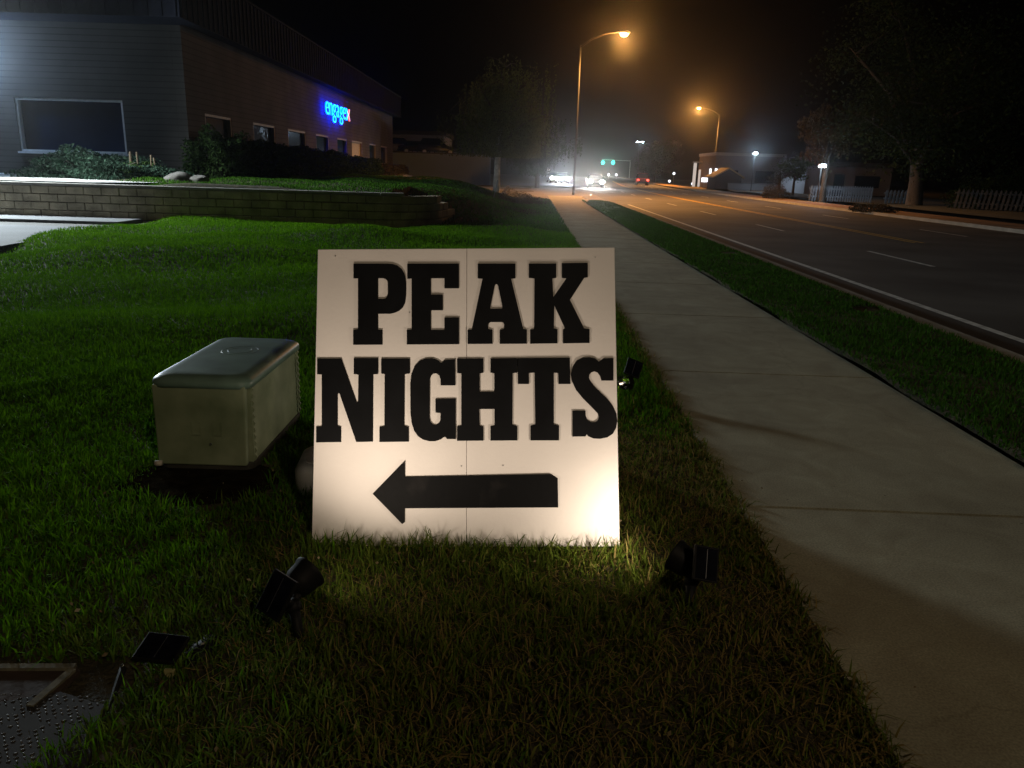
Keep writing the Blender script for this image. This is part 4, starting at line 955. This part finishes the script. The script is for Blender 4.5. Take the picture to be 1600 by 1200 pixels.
# ---------------------------------------------------------------- shops across the road
gs = empty('grey_store', (27, 110, 0), 0, 'grey flat-roofed store behind the left white lamp', 'building')
obj('wall', B(0, 9.4, 0, 10, 0, 4.3), M['greyb'], gs)
obj('parapet', B(-.1, 9.5, -.12, 10.1, 4.301, 4.7), M['galv'], gs)
obj('window', B(1, 3.2, -.05, -.003, .8, 2.4), M['glass'], gs); obj('window', B(5.6, 8.2, -.05, -.003, .8, 2.4), M['glass'], gs)
gb = empty('gabled_kiosk', (24.4, 100, 0), 0, 'small dark gabled building with an orange-lit roof slope', 'building')
obj('wall', B(.3, 3.6, 0, 4, 0, 1.5), M['darkroof'], gb)
bm = bmesh.new(); prism(bm, [(0, 1.35), (1.95, 2.45), (3.9, 1.35), (3.9, 1.5), (1.95, 2.62), (0, 1.5)], -.3, 4.3, Matrix(((1, 0, 0, 0), (0, 0, 1, 0), (0, 1, 0, 0), (0, 0, 0, 1)))); obj('roof', bm, M['tanroof'], gb)
obj('gable', (lambda b: (prism(b, [(.3, 1.5), (1.95, 2.43), (3.6, 1.5)], .0, .1, Matrix(((1, 0, 0, 0), (0, 0, 1, 0), (0, 1, 0, 0), (0, 0, 0, 1)))), b)[1])(bmesh.new()), M['darkroof'], gb)
sb = empty('dark_store', (30.2, 84, 0), 0, 'low dark store between the two white lamps', 'building')
obj('wall', B(0, 9., 0, 8, 0, 2.9), M['greyb'], sb); obj('roof', B(-.3, 9.3, -.6, 8.3, 2.901, 3.3), M['darkroof'], sb); obj('door', B(3, 4.1, -.04, -.003, 0, 2.1), M['glass'], sb); obj('window', B(5.2, 7.8, -.04, -.003, .8, 2.0), M['glass'], sb)
lw = empty('low_wall', (25.6, 97, 0), 0, 'low pale wall running in front of the gabled kiosk', 'wall')
obj('wall_face', B(0, 11, 0, .3, 0, .75), M['greyb'], lw); obj('coping', B(-.05, 11.05, -.05, .35, .751, .82), M['drive'], lw)
p = aty(1087, 285, 115)
py_ = empty('pylon_sign', (p.x, 115, 0), 0, 'tall lit white pylon under the second street lamp', 'sign')
obj('column', B(-.45, -.05, 0, .3, 0, 3.3), M['pylon_e'], py_, bevel=.02); obj('column', B(.35, .6, 0, .3, 0, 2.4), M['pylon_e'], py_, bevel=.02); obj('cap', B(-.6, .75, -.1, .4, 3.301, 3.5), M['galv'], py_)
shp = 'small lit panels of the shop front'
for (px, py2, w_, h_, tx) in ((1101, 281, .8, .55, 'small white lit panel just right of the pylon'), (1116, 278, 1.6, .5, 'widest white lit panel by the gabled kiosk'), (1110, 269, .25, .9, 'narrow upright lit panel above the wide one'), (1119, 267, .3, .6, 'short upright lit panel at the kiosk roof')):
    p = aty(px, py2, 104); t = empty('shop_sign', (p.x, 104, 0), 0, tx, 'lit sign', shp)
    obj('panel', B(-w_/2, w_/2, 0, .1, p.z-h_/2, p.z+h_/2), M['shop_e'], t); obj('post', B(-.05, .05, .11, .2, 0, p.z), M['galv'], t)
far = 'tiny distant lamps'
for (px, py2, y_, tx, e_) in ((1053, 271, 170, 'tiny distant lamp between the red tail lights and the pylon', 'shop_e'), (1046, 283, 160, 'tiny low distant lamp below the other, left of the pylon', 'shop_e'), (1082, 287, 118, 'tiny low lamp at the foot of the pylon', 'shop_e'), (857, 265, 140, 'tiny reddish lamp left of the blue-white headlights', 'pylon_e'), (1009, 243, 190, 'small pinkish lamp under the twin-headed light', 'pylon_e'), (951, 273, 240, 'tiny white lamp under the green signals', 'shop_e'), (963, 273, 250, 'tiny white lamp right of the one under the signals', 'shop_e')):
    p = aty(px, py2, y_); t = empty('distant_lamp', (p.x, y_, 0), 0, tx, 'lamp', far); r_ = .0017*y_
    o = bmesh.new(); bmesh.ops.create_icosphere(o, subdivisions=2, radius=r_, matrix=Matrix.Translation((0, 0, p.z))); obj('globe', o, M[e_], t, True)
    obj('post', T([(0, .05, 0), (0, .05, p.z-r_)], .05, 6), M['galv'], t)

# ---------------------------------------------------------------- added lamp glow
hz = bpy.data.materials.new('lamp_glow_haze'); hz.use_nodes = True; nt = hz.node_tree; nt.nodes.clear()
out = nt.nodes.new('ShaderNodeOutputMaterial'); pv = nt.nodes.new('ShaderNodeVolumePrincipled')
pv.inputs['Color'].default_value = (.9, .9, .9, 1); pv.inputs['Density'].default_value = .0005; pv.inputs['Anisotropy'].default_value = .95
nt.links.new(pv.outputs[0], out.inputs['Volume'])
tag(obj('added_haze', B(-150, 210, -70, 390, -1.4, 22), hz), 'thin haze added for the glow round the street lamps', 'added_haze', kind='stuff')  # volume added to imitate lens glow round the lamps

# ---------------------------------------------------------------- sky and camera
w_ = bpy.data.worlds.new('World'); bpy.context.scene.world = w_; w_.use_nodes = True; nt = w_.node_tree
bg = nt.nodes['Background']; sky = nt.nodes.new('ShaderNodeTexSky'); sky.sky_type = 'NISHITA'; sky.sun_disc = False
sky.sun_elevation = R(-6); sky.sun_rotation = R(200)
nt.links.new(sky.outputs[0], bg.inputs['Color']); bg.inputs['Strength'].default_value = .03
cd = bpy.data.cameras.new('camera'); cam = bpy.data.objects.new('camera', cd); C.objects.link(cam)
cd.sensor_width = 36; cd.lens = 36*F/1600; cd.clip_start = .05; cd.clip_end = 1500
f_ = Vector((0, math.cos(TH), -math.sin(TH))); u_ = Vector((0, math.sin(TH), math.cos(TH))); r_ = Vector((1, 0, 0))
# roll clockwise in the picture = camera turned anticlockwise
c_, s_ = math.cos(ROLL), math.sin(ROLL)
rx = r_*c_+u_*s_; ux = u_*c_-r_*s_
cam.matrix_world = Matrix(((rx.x, ux.x, -f_.x, 0), (rx.y, ux.y, -f_.y, 0), (rx.z, ux.z, -f_.z, H), (0, 0, 0, 1)))
sc = bpy.context.scene; sc.camera = cam
sc.view_settings.view_transform = 'Standard'; sc.view_settings.look = 'None'; sc.view_settings.exposure = 0; sc.view_settings.gamma = 1
sc.cycles.use_denoising = True
sc.cycles.max_bounces = 6; sc.cycles.diffuse_bounces = 2; sc.cycles.glossy_bounces = 2; sc.cycles.transmission_bounces = 2; sc.cycles.volume_bounces = 0
sc.cycles.use_light_tree = True
sc.cycles.sample_clamp_indirect = 2.
